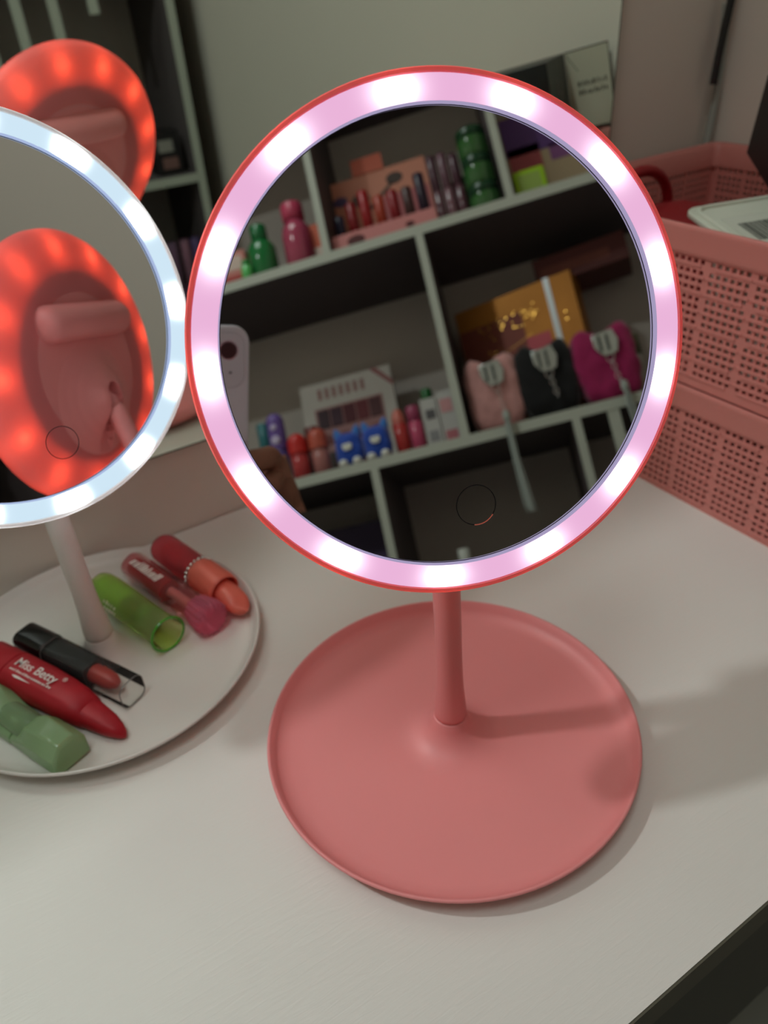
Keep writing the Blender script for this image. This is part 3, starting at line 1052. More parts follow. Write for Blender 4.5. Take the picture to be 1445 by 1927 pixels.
def cyl(r, z0, z1, b=0.0015):
    return [(0, z0), (r - b, z0), (r, z0 + b), (r, z1 - b), (r - b, z1), (0, z1)]


def dome(r, z0, z1, n=6):
    out = [(0, z0), (r, z0)]
    zc = z1 - r
    out.append((r, zc))
    for k in range(1, n):
        a = PI / 2 * k / n
        out.append((r * math.cos(a), zc + r * math.sin(a)))
    out.append((0, z1))
    return out


def plast(name, r, g, b, rough=0.35, **k):
    return mat(name, lin(r, g, b), rough, **k)


def carton(name, label, cat, x, y, z, w, d, h, m, group, yaw=0.0, patch=None, lean=0.0):
    t = thing(name, label, cat, (x, y, z), yaw, group)
    t.rotation_euler = (lean, 0, yaw)
    MB().box((-w / 2, -d / 2, 0), (w / 2, d / 2, h)).build('carton', m, t, smooth=False, bevel=0.0008)
    for k, (x0, x1, z0, z1, mm) in enumerate(patch or ()):
        MB().box((x0, d / 2, z0), (x1, d / 2 + 0.0006, z1)).build('printed_panel', mm, t, smooth=False)
    return t


GA, GB = 'goods on the upper shelf', 'goods on the middle shelf'
# ---- upper shelf, left bay
m_redcard, m_cream = plast('red_card', 178, 60, 52, 0.6), plast('cream_print', 214, 190, 178, 0.6)
carton('cosmetic_box', 'pink and red carton at the left end of the upper shelf beside a green bottle', 'box', -0.398, -1.005, ZA, 0.055, 0.03, 0.075, plast('pink_card', 206, 130, 120, 0.6), GA, 0.0, [(-0.024, 0.020, 0.006, 0.030, m_redcard), (-0.024, 0.020, 0.040, 0.066, m_cream)])
bottle('green_bottle', 'emerald green bottle with green cap on the upper shelf', 'bottle', -0.340, -1.0, ZA, [(0, 0), (0.023, 0), (0.026, 0.003), (0.026, 0.066), (0.020, 0.078), (0.013, 0.082), (0, 0.082)], cyl(0.015, 0.0825, 0.112), plast('emerald_plastic', 30, 120, 62, 0.12, coat=0.4), plast('emerald_cap', 24, 112, 62, 0.2), GA)
bottle('green_bottle', 'small bright green bottle in front of the emerald bottle', 'bottle', -0.366, -0.972, ZA, cyl(0.010, 0, 0.030), cyl(0.007, 0.0302, 0.042), plast('bright_green', 84, 190, 96, 0.15, coat=0.5), plast('bright_green_cap', 40, 140, 60, 0.3), GA)
bottle('pink_bottle', 'raspberry pink bottle with ribbed cap on the upper shelf', 'bottle', -0.271, -1.0, ZA, [(0, 0), (0.024, 0), (0.027, 0.003), (0.027, 0.072), (0.024, 0.086), (0.018, 0.094), (0.016, 0.100), (0, 0.100)], cyl(0.020, 0.1005, 0.132), plast('raspberry_plastic', 176, 70, 98, 0.15, coat=0.4), plast('raspberry_cap', 196, 66, 98, 0.3), GA, ribs=16)
carton('cosmetic_box', 'slim orange carton between the raspberry bottle and the divider', 'box', -0.236, -1.02, ZA, 0.022, 0.04, 0.085, plast('orange_card', 206, 96, 66, 0.6), GA, 0.0, [(-0.008, 0.008, 0.01, 0.04, m_cream)])

# ---- upper shelf, middle bay: lip gloss counter display
m_peach, m_pinkcard, m_dkprint = plast('peach_card', 214, 142, 118, 0.6), plast('rose_card', 208, 132, 130, 0.6), plast('dark_red_print', 84, 24, 26, 0.6)
d = thing('counter_display', 'peach and pink cardboard counter display holding nail polish on the upper shelf', 'display box', (-0.114, -1.01, ZA))
MB().box((-0.092, 0.036, 0.0), (0.092, 0.038, 0.034)).build('front_lip', m_pinkcard, d, smooth=False, bevel=0.0004)
MB().box((-0.092, -0.060, 0.0), (0.092, 0.0358, 0.006)).build('floor_card', m_pinkcard, d, smooth=False)
bbm = MB().box((-0.091, -0.064, 0.0), (0.091, -0.061, 0.190)).build('backboard', m_peach, d, smooth=False, bevel=0.0004)
MB().box((-0.045, -0.0605, 0.190), (0.015, -0.059, 0.222)).build('header_tab', plast('coral_tab', 206, 104, 80, 0.6), d, smooth=False)
MB().box((0.0, -0.0608, 0.04), (0.088, -0.0600, 0.135)).build('printed_panel', plast('rose_print', 196, 112, 116, 0.6), bbm, smooth=False)
for x_, z_, r_2, mm in ((-0.078, 0.150, 0.014, plast('violet_print', 86, 70, 110, 0.6)), (-0.040, 0.142, 0.018, plast('grey_brown_print', 92, 84, 76, 0.6)), (0.030, 0.165, 0.016, plast('umber_print', 74, 58, 52, 0.6))):
    MB().lathe([(0, 0), (r_2, 0), (r_2, 0.0006), (0, 0.0006)], 20, Matrix.Translation((x_, -0.0608, z_)) @ Matrix.Rotation(-PI / 2, 4, 'X') @ Matrix.Diagonal((1, 0.7, 1, 1))).build('printed_spot', mm, bbm)
MB().prism([(-0.02, 0), (0.032, 0.038), (0.036, 0.034), (-0.014, -0.006)], 0, 0.0006, Matrix.Translation((-0.01, -0.0602, 0.122)) @ Matrix.Rotation(PI / 2, 4, 'X')).build('printed_brush', plast('brush_print', 84, 70, 62, 0.6), bbm, smooth=False)
for x_, r_2 in ((-0.050, 0.016), (0.046, 0.008)):
    MB().lathe([(0, 0), (r_2, 0), (r_2, 0.0006), (0, 0.0006)], 20, Matrix.Translation((x_, 0.038, 0.017)) @ Matrix.Rotation(-PI / 2, 4, 'X') @ Matrix.Diagonal((1, 0.6, 1, 1))).build('printed_logo', m_dkprint, d)
names = [('navy', 28, 24, 52, 0.070), ('crimson', 132, 16, 26, 0.088), ('scarlet', 158, 24, 32, 0.104), ('orange', 168, 56, 34, 0.086), ('ruby', 140, 18, 30, 0.088), ('brown', 74, 44, 44, 0.086), ('plum', 42, 24, 46, 0.104)]
for k, (nm, r, g, b_, h) in enumerate(names):
    x = -0.190 + 0.0252 * k
    mb_ = plast(nm + '_polish', r, g, b_, 0.12, coat=0.5)
    bottle('nail_polish', nm + ' nail polish bottle standing in the pink counter display', 'nail polish', x, -0.992, ZA + 0.0065, [(0, 0), (0.0085, 0), (0.011, 0.002), (0.0112, 0.030), (0.008, 0.036), (0, 0.036)], cyl(0.0095, 0.0365, h), mb_, plast(nm + '_polish_cap', r, g, b_, 0.3), 'nail polishes in the counter display')
tubes = [('left', 0.000, 96, 62, 72), ('middle', 0.019, 120, 82, 92), ('right', 0.038, 92, 54, 66)]
for k, (nm, x, r, g, b_) in enumerate(tubes):
    bottle('gloss_tube', 'tall mauve gloss tube, %s of the three beside the green jars' % nm, 'lip gloss', x - 0.012, -1.0, ZA, cyl(0.0088, 0, 0.072), cyl(0.0084, 0.0725, 0.138 - 0.008 * (k == 2)), plast('mauve_gloss_%s' % nm, r, g, b_, 0.15, coat=0.4), plast('mauve_cap_%s' % nm, r - 14, g - 10, b_ - 8, 0.25), 'tall mauve gloss tubes')
m_jar, m_jarlid = plast('bottle_green_jar', 52, 104, 50, 0.1, coat=0.6), plast('dark_green_lid', 26, 66, 40, 0.2)
for k, nm in enumerate(('bottom', 'middle', 'top')):
    bottle('cream_jar', 'dark green cream jar, %s of the front stack by the divider' % nm, 'jar', 0.064, -0.992, ZA + 0.0515 * k, [(0, 0), (0.024, 0), (0.027, 0.004), (0.027, 0.032), (0.024, 0.034), (0, 0.034)], cyl(0.0265, 0.0345, 0.051, 0.002), m_jar, m_jarlid, 'stacked green jars')
for k, nm in enumerate(('lower', 'upper')):
    bottle('cream_jar', 'dark green cream jar, %s of the two behind the front stack' % nm, 'jar', 0.036, -1.052, ZA + 0.0515 * k, [(0, 0), (0.024, 0), (0.027, 0.004), (0.027, 0.032), (0.024, 0.034), (0, 0.034)], cyl(0.0265, 0.0345, 0.051, 0.002), m_jar, m_jarlid, 'stacked green jars')
# ---- upper shelf, right bay
carton('cosmetic_box', 'beige carton with purple and rose print in the right bay of the upper shelf', 'box', 0.190, -1.06, ZA, 0.150, 0.05, 0.190, plast('beige_card', 168, 148, 118, 0.6), GA, 0.0, [(-0.073, 0.06, 0.110, 0.185, plast('purple_print', 92, 56, 120, 0.5)), (-0.070, -0.015, 0.075, 0.125, plast('rose_red_print', 178, 84, 92, 0.5)), (0.0, 0.05, 0.085, 0.115, plast('mauve_print', 128, 76, 128, 0.5))])
t = thing('lime_box', 'small lime green box with pale window on the upper shelf', 'box', (0.140, -0.985, ZA), 0, GA)
MB().box((-0.026, -0.012, 0), (0.026, 0.012, 0.050)).build('box', plast('lime_plastic', 160, 205, 30, 0.4), t, smooth=False, bevel=0.003)
MB().box((-0.018, 0.012, 0.008), (0.018, 0.0126, 0.042)).build('window', plast('pale_lime', 150, 176, 88, 0.3), t, smooth=False)

# ---- middle shelf, left bay
bottle('nail_polish', 'teal bottle with teal cap partly behind the phone', 'nail polish', -0.418, -1.05, ZBB, cyl(0.0135, 0, 0.070), cyl(0.011, 0.0705, 0.135), plast('teal_plastic', 40, 140, 146, 0.2), plast('teal_cap', 48, 116, 122, 0.3), GB)
t = bottle('gloss_tube', 'tall purple gloss bottle with pale heart on its cap, middle shelf', 'lip gloss', -0.378, -1.0, ZBB, cyl(0.0145, 0, 0.066), dome(0.0155, 0.0665, 0.133), plast('violet_tube', 84, 68, 130, 0.2), plast('lilac_cap', 110, 84, 158, 0.25), GB)
for z_, r_2 in ((0.105, 0.0060), (0.082, 0.0085)):
    MB().lathe([(0, 0), (r_2, 0), (r_2 * 0.8, 0.0025), (0, 0.003)], 16, Matrix.Translation((0, 0.0145, z_)) @ Matrix.Rotation(-PI / 2, 4, 'X')).build('pale_spot', plast('pale_lilac', 196, 184, 214, 0.4), t)
for nm, x, c1, c2 in (('red', -0.341, (198, 40, 36), (178, 58, 60)), ('coral', -0.304, (186, 84, 66), (168, 108, 104))):
    bottle('gloss_tube', 'round-capped %s gloss tube on the middle shelf' % nm, 'lip gloss', x, -0.982, ZBB, cyl(0.0150, 0, 0.046), dome(0.0168, 0.0465, 0.083), plast(nm + '_tube', *c2, 0.2), plast(nm + '_dome_cap', *c1, 0.35), GB)
bottle('gloss_tube', 'dark red capped tube behind the red and coral ones', 'lip gloss', -0.324, -1.03, ZBB, cyl(0.014, 0, 0.060), cyl(0.013, 0.0605, 0.100), plast('wine_tube', 92, 34, 40, 0.2), plast('wine_cap', 104, 40, 38, 0.3), GB)
# palette: tilted window box with shades in rows
pal = thing('makeup_palette', 'white framed makeup palette with rows of red and brown shades leaning on the shelf back', 'palette', (-0.264, -1.085, ZBB + 0.0035))
pal.rotation_euler = (math.radians(9), math.radians(0), 0)
m_palw = plast('palette_white', 196, 190, 182, 0.5)
MB().box((-0.090, -0.012, 0), (0.090, 0, 0.205)).build('frame', m_palw, pal, smooth=False, bevel=0.0015)
wd_ = MB().box((-0.066, 0.0, 0.022), (0.066, 0.0010, 0.150)).build('tray', plast('rose_tray', 158, 108, 106, 0.5), pal, smooth=False)
sh_cols = [[(58, 30, 42), (64, 26, 46), (86, 14, 30), (104, 28, 38), (84, 40, 44)], [(118, 58, 58), (126, 66, 64), (110, 44, 50), (136, 72, 66)], [(72, 58, 54), (86, 64, 58), (78, 58, 60), (88, 70, 62), (70, 52, 50)]]
for row, (z0, z1) in enumerate(((0.108, 0.146), (0.070, 0.100), (0.028, 0.060))):
    n_ = len(sh_cols[row])
    for k, c in enumerate(sh_cols[row]):
        w_ = 0.126 / n_
        x0 = -0.063 + w_ * k
        if row == 1:
            MB().lathe([(0, 0), (0.0125, 0), (0.0125, 0.0015), (0, 0.0018)], 20, Matrix.Translation((x0 + w_ / 2, 0.001, (z0 + z1) / 2)) @ Matrix.Rotation(-PI / 2, 4, 'X') @ Matrix.Diagonal((1, 0.75, 1, 1))).build('shade_pan', plast('shade_%d_%d' % (row, k), *c, 0.6), wd_)
        else:
            MB().box((x0 + 0.0014, 0.001, z0), (x0 + w_ - 0.0014, 0.0028, z1)).build('shade_pan', plast('shade_%d_%d' % (row, k), *c, 0.6), wd_, smooth=False, bevel=0.0006)
for k in range(7):
    MB().box((-0.055 + 0.014 * k, 0, 0.168), (-0.048 + 0.014 * k, 0.0006, 0.190)).build('title_stroke', plast('title_rose_%d' % k, 150, 104, 100, 0.6), pal, smooth=False)
MB().prism([(0.050, 0.205), (0.062, 0.205), (0.090, 0.172), (0.090, 0.160)], 0, 0.0008, Matrix.Translation((0, 0.0009, 0)) @ Matrix.Rotation(PI / 2, 4, 'X')).build('corner_ribbon', plast('rose_ribbon', 150, 84, 84, 0.5), pal, smooth=False)

# blue fuzzy animals with white snouts and paws
def fuzzy(seed, sx, sy, sz, amp, power=3.0, nu=40, nv=26, freq=60.0, taper=0.0):
    mb = MB()
    rings = []
    for j in range(nv + 1):
        ph = -PI / 2 + PI * j / nv
        ring = []
        for i in range(nu):
            th = 2 * PI * i / nu
            dx, dy, dz = math.cos(ph) * math.cos(th), math.cos(ph) * math.sin(th), math.sin(ph)
            k = (abs(dx) ** power + abs(dy) ** power + abs(dz) ** power) ** (-1.0 / power)
            p = Vector((dx * k, dy * k, dz * k))
            tp = 1.0 - taper * p.z
            q = Vector((p.x * sx * tp, p.y * sy * tp, p.z * sz))
            nn = noise.noise(q * freq + Vector((seed, seed * 2, 0)))
            n2 = noise.noise(q * freq * 2.7 + Vector((seed, 5, seed)))
            ring.append(q + Vector((dx, dy, dz)) * amp * (nn + 0.6 * n2))
        rings.append(ring)
    mb.loft(rings)
    return mb


m_blue, m_blue2, m_paw = plast('royal_blue_fur', 12, 66, 170, 0.8, sheen=0.5), plast('sky_blue_fur', 40, 110, 190, 0.8, sheen=0.5), plast('white_fur', 226, 226, 216, 0.8)
for nm, x, g_ in (('left', -0.253, 1), ('right', -0.204, 2)):
    t = thing('plush_charm', 'blue fuzzy animal charm with white snout and paws, %s of the two' % nm, 'plush toy', (x, -0.985, ZBB), 0, 'blue animal charms')
    mb = fuzzy(g_ * 3.1, 0.024, 0.017, 0.030, 0.0016)
    mb.v = [(p[0], p[1], p[2] + 0.0315) for p in mb.v]
    mb.build('body', m_blue, t, sharp=80)
    for sx_ in (-1, 1):
        e = MB().lathe([(0.0085, 0), (0.0065, 0.010), (0.002, 0.018), (0, 0.019)], 16, Matrix.Translation((sx_ * 0.015, 0, 0.055)) @ Matrix.Rotation(math.radians(12 * sx_), 4, 'Y'))
        e.build('ear', m_blue2, t)
        e = MB().lathe(dome(0.0075, -0.004, 0.0075), 18, Matrix.Translation((sx_ * 0.012, 0.0155, 0.008)) @ Matrix.Rotation(-PI / 2, 4, 'X'))
        e.build('paw', m_paw, t)
    MB().prism([(-0.009, 0.004), (-0.004, 0.007), (0.0, 0.0055), (0.004, 0.007), (0.009, 0.004), (0.007, -0.004), (0, -0.006), (-0.007, -0.004)], -0.0035, 0.0, Matrix.Translation((0, 0.0172, 0.034)) @ Matrix.Rotation(PI / 2, 4, 'X')).build('snout', m_paw, t, bevel=0.001)
# tubes and cartons right of the charms
bottle('gloss_tube', 'orange-red tube with pale tip beside the blue charms', 'lip gloss', -0.164, -1.0, ZBB, cyl(0.0125, 0, 0.058), [(0, 0.0585), (0.0115, 0.0585), (0.011, 0.072), (0.006, 0.082), (0, 0.085)], plast('orange_red_tube', 178, 52, 50, 0.2), plast('pale_red_tip', 196, 104, 90, 0.3), GB)
bottle('gloss_tube', 'hot pink tube next to the white cartons', 'lip gloss', -0.137, -1.0, ZBB, cyl(0.0120, 0, 0.055), cyl(0.0115, 0.0555, 0.082), plast('hot_pink_tube', 190, 74, 108, 0.2), plast('hot_pink_cap', 158, 62, 96, 0.3), GB)
m_wc = plast('white_carton', 190, 188, 184, 0.6)
carton('cosmetic_box', 'narrow white carton with grey print, left of two by the divider', 'box', -0.108, -1.0, ZBB, 0.027, 0.024, 0.086, m_wc, GB, 0.0, [(-0.007, 0.009, 0.050, 0.066, plast('grey_logo', 90, 88, 90, 0.6)), (-0.008, 0.008, 0.012, 0.030, plast('light_grey_logo', 140, 140, 142, 0.6))])
carton('cosmetic_box', 'narrow white carton with pink print, right of two by the divider', 'box', -0.079, -1.0, ZBB, 0.027, 0.024, 0.092, m_wc, GB, 0.0, [(-0.010, 0.010, 0.055, 0.078, plast('pink_logo', 206, 150, 152, 0.6)), (-0.010, 0.010, 0.006, 0.024, plast('rose_logo', 186, 110, 118, 0.6))])
bottle('cream_jar', 'small green-capped bottle behind the white cartons', 'bottle', -0.112, -1.045, ZBB, cyl(0.012, 0, 0.085), cyl(0.010, 0.0855, 0.118), plast('dark_bottle', 60, 64, 58, 0.3), plast('grass_green_cap', 22, 96, 40, 0.3), GB)

# ---- middle shelf, right bay: gold box and fuzzy pouches
m_gold = mat('gold_foil_card', lin(176, 116, 46), 0.45, metal=0.5, var=0.25, vscale=14)
m_goldred = mat('copper_foil_card', lin(128, 66, 54), 0.5, metal=0.3, var=0.2, vscale=14)
gb = thing('gift_box', 'large gold and copper foil gift box behind the fuzzy pouches', 'box', (0.078, -1.100, ZBB), math.radians(16))
MB().box((-0.108, -0.030, 0), (0.108, 0.035, 0.255)).build('carton', m_gold, gb, smooth=False, bevel=0.001)
MB().box((-0.106, 0.035, 0.10), (0.010, 0.0358, 0.215)).build('copper_panel', m_goldred, gb, smooth=False)
MB().box((0.060, 0.035, 0.02), (0.070, 0.0366, 0.255)).build('silver_band', mat('holo_silver', lin(190, 196, 200), 0.3, metal=0.7), gb, smooth=False)
MB().box((0.010, 0.035, 0.125), (0.052, 0.0359, 0.165)).build('rose_panel', plast('rose_foil', 176, 74, 84, 0.4, metal=0.3), gb, smooth=False)
m_glit = mat('gold_glitter', lin(255, 196, 96), 0.22, metal=1.0)
rg = random.Random(11)
gl = MB()
GBM = Matrix.Translation((0.078, -1.100, ZBB)) @ Matrix.Rotation(math.radians(16), 4, 'Z')
GBI = GBM.inverted()


def dot(x, z, r=0.0019):
    """one sequin: a small disc aimed to glint the downlight into the pink mirror, slightly jittered"""
    P = GBM @ Vector((x, 0.0372, z))
    nrm_ = ((DOWN - P).normalized() + (CP - P).normalized()).normalized()  # half vector puts the lamp's glint into the tilt
    nrm_ = (nrm_ + Vector((rg.gauss(0, 0.05), rg.gauss(0, 0.05), rg.gauss(0, 0.05)))).normalized()
    nl = GBI.to_3x3() @ nrm_
    gl.lathe([(0, 0.0004), (r, 0.0002), (r, -0.0004)], 10, Matrix.Translation((x, 0.0378, z)) @ frame(nl).to_4x4())


for x0, z0 in ((-0.062, 0.200), (-0.044, 0.198), (-0.024, 0.202), (-0.004, 0.204), (0.014, 0.206), (0.032, 0.208)):
    for k in range(7):
        dot(x0 + rg.uniform(-0.008, 0.008), z0 + rg.uniform(-0.018, 0.014), rg.uniform(0.0012, 0.0022))
for k in range(14):
    dot(-0.050 + rg.uniform(-0.016, 0.016), 0.152 + rg.uniform(-0.014, 0.014), rg.uniform(0.0010, 0.0018))
for k in range(8):
    dot(-0.028 + 0.007 * k, 0.154 + 0.002 * k, 0.0010)
for z_ in (0.185, 0.172):
    dot(0.085, z_, 0.0020)
g2 = gl.build('glitter_lettering', m_glit, gb)
g2['kind'] = 'stuff'

m_clip = mat('holographic_clip', lin(200, 208, 206), 0.25, metal=0.85)
m_tassel = plast('pale_tassel', 176, 184, 178, 0.6)


def link(mb, c, r, ax):
    R_ = Matrix.Rotation(PI / 2, 4, 'X') if ax == 0 else Matrix.Rotation(PI / 2, 4, 'Y')
    pts = [Matrix.Translation(c) @ R_ @ Vector((r * math.cos(2 * PI * k / 14), r * 1.35 * math.sin(2 * PI * k / 14) if True else 0, 0)) for k in range(14)]
    return mb.tube(pts, 0.0007, 6, closed=True)


pouches = [('pale pink', (206, 150, 146), 0.003, 0.0445, 0.0, True), ('black', (7, 6, 8), 0.0895, 0.047, 0.0, False), ('magenta', (158, 22, 86), 0.186, 0.049, 0.0, True)]
for k, (nm, c, x, hw_, dz, tas) in enumerate(pouches):
    t = thing('fuzzy_pouch', 'fuzzy %s pouch with silver clip hanging from it, middle shelf' % nm, 'pouch', (x, -1.000, ZBB), 0, 'fuzzy pouches')
    mb = fuzzy(k * 7.3 + 1, hw_, 0.026, 0.064, 0.0045, 4.5, 48, 32, 46.0, -0.03)
    # dip in the top edge between two corners
    mb.v = [(p[0], p[1], p[2] + 0.0660 - (0.016 if p[2] > 0.02 else 0.0) * max(0.0, 1 - abs(p[0]) / (hw_ * 0.6)) * max(0, (p[2] - 0.02) / 0.04)) for p in mb.v]
    mb.v = [(p[0], p[1], max(p[2], 0.0008)) for p in mb.v]
    mb.build('pouch_body', plast('fur_%s' % nm.replace(' ', '_'), *c, 0.9, sheen=0.3, var=0.25, vscale=90, bump=0.8, bscale=260), t, sharp=90)
    cl_ = MB().prism([(-0.017, 0.020), (0.017, 0.020), (0.020, 0.0), (0.013, -0.018), (0.0, -0.021), (-0.012, -0.016), (-0.019, 0.0)], 0, 0.006, Matrix.Translation((0.003, 0.034, 0.092)) @ Matrix.Rotation(PI / 2, 4, 'X') @ Matrix.Rotation(math.radians(8), 4, 'Z')).build('clip', m_clip, t, bevel=0.0012)
    for s_ in (-1, 1):
        MB().box((s_ * 0.006 - 0.002, 0.0342, 0.080), (s_ * 0.006 + 0.002, 0.036, 0.106)).build('clip_groove_shade', plast('clip_shadow_%s_%d' % (nm.replace(' ', '_'), s_ + 1), 70, 76, 74, 0.4), cl_, smooth=False)  # raised dark strips paint the shade of grooves on the clip
    ch = MB()
    for q in range(6):
        link(ch, Vector((0.004 + 0.001 * q, 0.036, 0.068 - 0.0078 * q)), 0.0034 if q else 0.0060, q % 2)
    c2 = ch.build('chain', M_SILVER, t)
    if tas:
        tz = 0.020
        L_ = 0.165 if k == 0 else 0.07
        ts = MB()
        rr0 = random.Random(k)
        ts.lathe([(0, tz), (0.0055, tz - 0.001), (0.0060, tz - 0.012), (0.0050, tz - 0.014), (0, tz - 0.014)], 16, Matrix.Translation((0.010, 0.061, 0)))
        for q in range(26):
            a = rr0.uniform(0, 2 * PI)
            r1_ = rr0.uniform(0.0, 0.0045)
            x0, y0 = 0.010 + r1_ * math.cos(a), 0.061 + r1_ * math.sin(a)
            ts.tube([(x0, y0, tz - 0.012), (x0 + 0.3 * r1_ * math.cos(a), y0 + 0.2 * r1_ * math.sin(a), tz - L_ * 0.5), (x0 + 1.1 * r1_ * math.cos(a) + 0.004, y0 + 0.4 * r1_ * math.sin(a), tz - L_ * rr0.uniform(0.92, 1.0))], 0.0009, 5)
        ts.tube([(0.009, 0.036, 0.026), (0.0095, 0.050, 0.026), (0.010, 0.061, 0.022), (0.010, 0.061, 0.018)], 0.0009, 6)
        o = ts.build('tassel', m_tassel, t)
        o['kind'] = 'stuff'
# boxes lying on top of the gold box and at the far right of the bay
carton('cosmetic_box', 'maroon carton lying across the top of the gold gift box', 'box', 0.205, -1.115, ZBB + 0.2556, 0.160, 0.09, 0.050, plast('maroon_card', 92, 42, 40, 0.5), GB, math.radians(9), [(-0.07, 0.05, 0.012, 0.03, plast('dull_red_print', 122, 66, 58, 0.5))])
bottle('cream_jar', 'off-white lidded pot at the right end of the middle bay', 'jar', 0.242, -1.06, ZBB, cyl(0.0125, 0, 0.085), cyl(0.013, 0.0855, 0.120), plast('ivory_pot', 176, 170, 158, 0.4), plast('olive_lid', 92, 92, 66, 0.4), GB)

# ---- lower shelves
carton('cosmetic_box', 'dark purple carton in the left bay of the lower shelf', 'box', -0.310, -1.12, ZL, 0.150, 0.08, 0.300, plast('dark_purple_card', 52, 38, 74, 0.5), 'goods on the lower shelf', 0.0, [(-0.07, 0.07, 0.20, 0.205, plast('purple_line', 76, 60, 100, 0.5)), (-0.07, 0.07, 0.235, 0.240, plast('purple_line_two', 76, 60, 100, 0.5))])
bottle('cream_jar', 'white bottle standing alone on the lower shelf', 'bottle', -0.104, -0.985, ZL, cyl(0.020, 0, 0.160), cyl(0.0095, 0.1605, 0.208), plast('white_bottle', 200, 204, 196, 0.4), plast('white_bottle_cap', 196, 200, 192, 0.4), 'goods on the lower shelf')
carton('cosmetic_box', 'black carton with pale pictures at the right end of the lower shelf', 'box', 0.400, -1.000, ZL, 0.055, 0.05, 0.085, plast('black_carton_card', 26, 22, 26, 0.4), 'goods on the lower shelf', 0.0, [(-0.02, 0.012, 0.045, 0.068, plast('pale_picture', 150, 146, 140, 0.6)), (-0.016, 0.018, 0.012, 0.034, plast('blush_picture', 128, 92, 88, 0.6))])
for k, (x, r, g, b_) in enumerate(((0.372, 96, 64, 92), (0.402, 130, 84, 104), (0.428, 84, 62, 110))):
    bottle('gloss_tube', ('mauve', 'rose', 'violet')[k] + ' bottle on the lowest visible shelf by the end panel', 'bottle', x, -1.0, ZLL, cyl(0.0135, 0, 0.130), cyl(0.011, 0.1305, 0.230), plast('low_bottle_%d' % k, r, g, b_, 0.3), plast('low_cap_%d' % k, r + 20, g + 20, b_ + 20, 0.3), 'bottles on the lowest shelf')

# ------------------------------------------------------------------ the phone that takes the picture, and the hand that holds it
CM = Matrix.Translation(CAM) @ CAMROT.to_4x4()
ph = thing('phone', 'white smartphone with a single rear camera held up before the pink mirror', 'phone')
ph.matrix_world = CM
m_phone, m_bump, m_lens = plast('phone_back_glass', 214, 206, 216, 0.18), plast('phone_camera_plate', 206, 198, 208, 0.12), plast('lens_glass', 14, 16, 26, 0.08, coat=0.6)
cxp, cyp = -0.0202, -0.0567
MB().prism([(x + cxp, y + cyp) for x, y in rrect(0.0712, 0.1466, 0.0115, 8)], 0.0022, 0.0102).build('body', m_phone, ph, bevel=0.0022, seg=4, sharp=40)
MB().prism([(x + cxp, y + cyp) for x, y in rrect(0.0672, 0.1426, 0.0100, 8)], 0.0102, 0.0105).build('screen', plast('phone_screen', 30, 30, 34, 0.1), ph, smooth=False)
pl = MB().prism([(x - 0.0045, y - 0.0072) for x, y in rrect(0.0325, 0.0400, 0.0095, 8)], 0.0012, 0.0024).build('camera_plate', m_bump, ph, bevel=0.0006, seg=3, sharp=40)
MB().lathe([(0.0058, 0.0013), (0.0060, 0.0009), (0.0068, 0.0009), (0.0070, 0.0013)], 36).build('lens_ring', mat('lens_ring_metal', lin(176, 168, 180), 0.2, metal=0.8), pl)
MB().lathe([(0.0059, 0.0011), (0, 0.0011)], 36).build('lens', m_lens, pl, smooth=False)
MB().lathe([(0.0009, 0.0011), (0, 0.0011)], 16, Matrix.Translation((0.0014, -0.0160, 0))).build('microphone', M_BLACK, pl, smooth=False)
MB().lathe([(0.0032, 0.0011), (0, 0.0011)], 20, Matrix.Translation((-0.0125, -0.0080, 0))).build('flash', plast('flash_lens', 230, 220, 190, 0.2), pl, smooth=False)

m_skin = mat('brown_skin', lin(150, 100, 80), 0.55, sss=0.15, var=0.08, vscale=60, bump=0.15, bscale=400)


def skin(name, m, nodes, edges, root, parent=None, sub=2):
    me = bpy.data.meshes.new(name)
    me.from_pydata([n[:3] for n in nodes], edges, [])
    o = bpy.data.objects.new(name, me)
    COL.objects.link(o)
    if parent:
        o.parent = parent
    md = o.modifiers.new('skin', 'SKIN')
    md.use_smooth_shade = True
    sv = me.skin_vertices[0].data
    for i, n in enumerate(nodes):
        r = n[3]
        sv[i].radius = (r, n[4] if len(n) > 4 else r)
        sv[i].use_root = (i == root)
    ss = o.modifiers.new('subsurf', 'SUBSURF')
    ss.levels = sub
    ss.render_levels = sub
    me.materials.append(m)
    return o


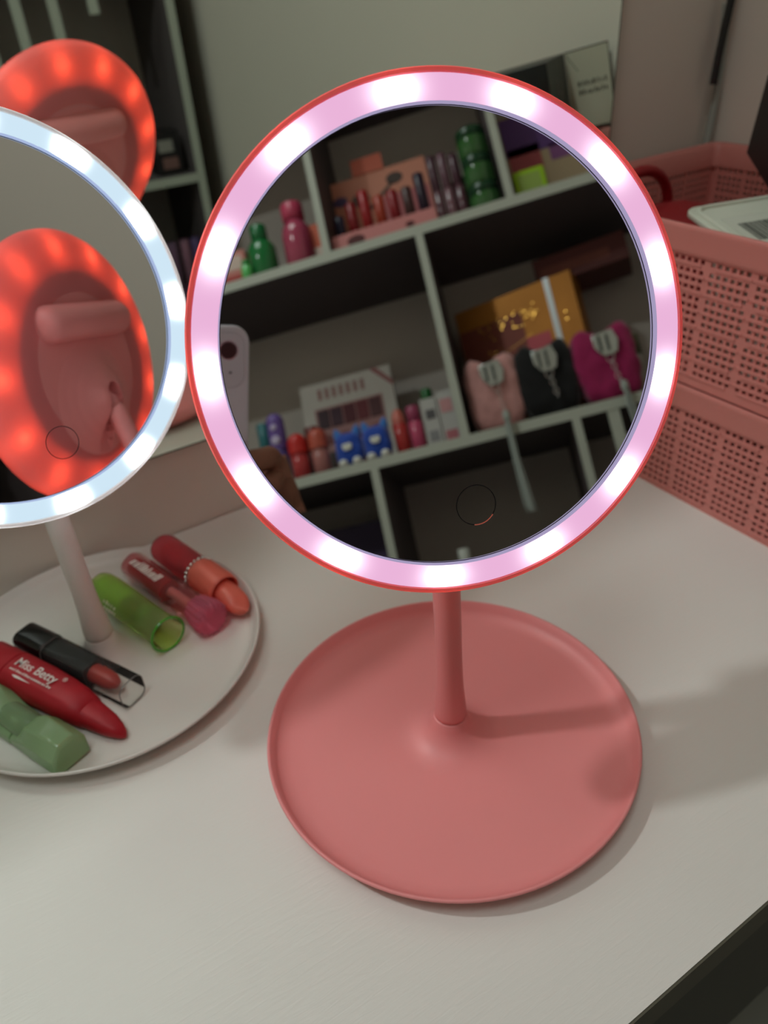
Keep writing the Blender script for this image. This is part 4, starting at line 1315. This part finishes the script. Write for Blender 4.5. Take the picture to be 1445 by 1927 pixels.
mm_ = 0.001
N = [  # hand in the phone's frame (x right, y up, z towards the photographer), millimetres
    (46, -140, 34, 21, 16),    # 0 palm heel (root)
    (44, -116, 24, 22, 14),    # 1 palm
    (34, -84, 14, 10),         # 2 index knuckle
    (29, -80, -4, 9.2), (12, -80, -8, 8.6), (-8, -84, -7.4, 7.6), (-18, -86, -7, 6.6),       # index 3-6
    (38, -103, 14, 10), (31, -101, -6, 9.4), (10, -102, -9.2, 8.8), (-14, -105, -7.6, 7.8), (-25, -107, -7, 6.6),   # middle 7-11
    (39, -121, 16, 9.6), (32, -121, -5, 9.0), (11, -122, -8.8, 8.4), (-11, -125, -7.4, 7.4), (-21, -127, -7, 6.4),  # ring 12-16
    (39, -138, 20, 8.8), (33, -139, -2, 8.0), (14, -140, -7.4, 7.4), (-2, -142, -7, 6.6), (-10, -143, -6.6, 5.6),  # little 17-21
    (36, -126, 38, 12), (24, -104, 28, 10), (8, -88, 21.4, 9), (-6, -78, 20, 7.2),       # thumb 22-25
    (58, -176, 58, 20, 16), (74, -222, 100, 22, 20), (100, -300, 175, 30, 28), (118, -350, 225, 34, 32),   # wrist, forearm 26-29
]
N = [tuple(v * mm_ for v in n) for n in N]
Eg = [(0, 1), (1, 2), (2, 3), (3, 4), (4, 5), (5, 6), (1, 7), (7, 8), (8, 9), (9, 10), (10, 11), (1, 12), (12, 13), (13, 14), (14, 15), (15, 16), (0, 17), (17, 18), (18, 19), (19, 20), (20, 21), (0, 22), (22, 23), (23, 24), (24, 25), (0, 26), (26, 27), (27, 28), (28, 29)]
person = thing('person', 'hand with brown skin and dark sleeve holding up the white phone', 'person')
person.matrix_world = CM
skin('hand', m_skin, N, Eg, 0, person)
sl = [Vector(N[i][:3]) for i in (27, 28, 29)]
sl[0] = sl[0] * 0.6 + sl[1] * 0.4
MB().tube([sl[0], sl[0] * 0.7 + sl[1] * 0.3, sl[1], sl[2], sl[2] + (sl[2] - sl[1]) * 0.6], 0, 24, radii=[0.034, 0.0355, 0.040, 0.046, 0.050]).build('sleeve', mat('dark_sleeve', lin(36, 34, 40), 0.9, bump=0.5, bscale=300), person)
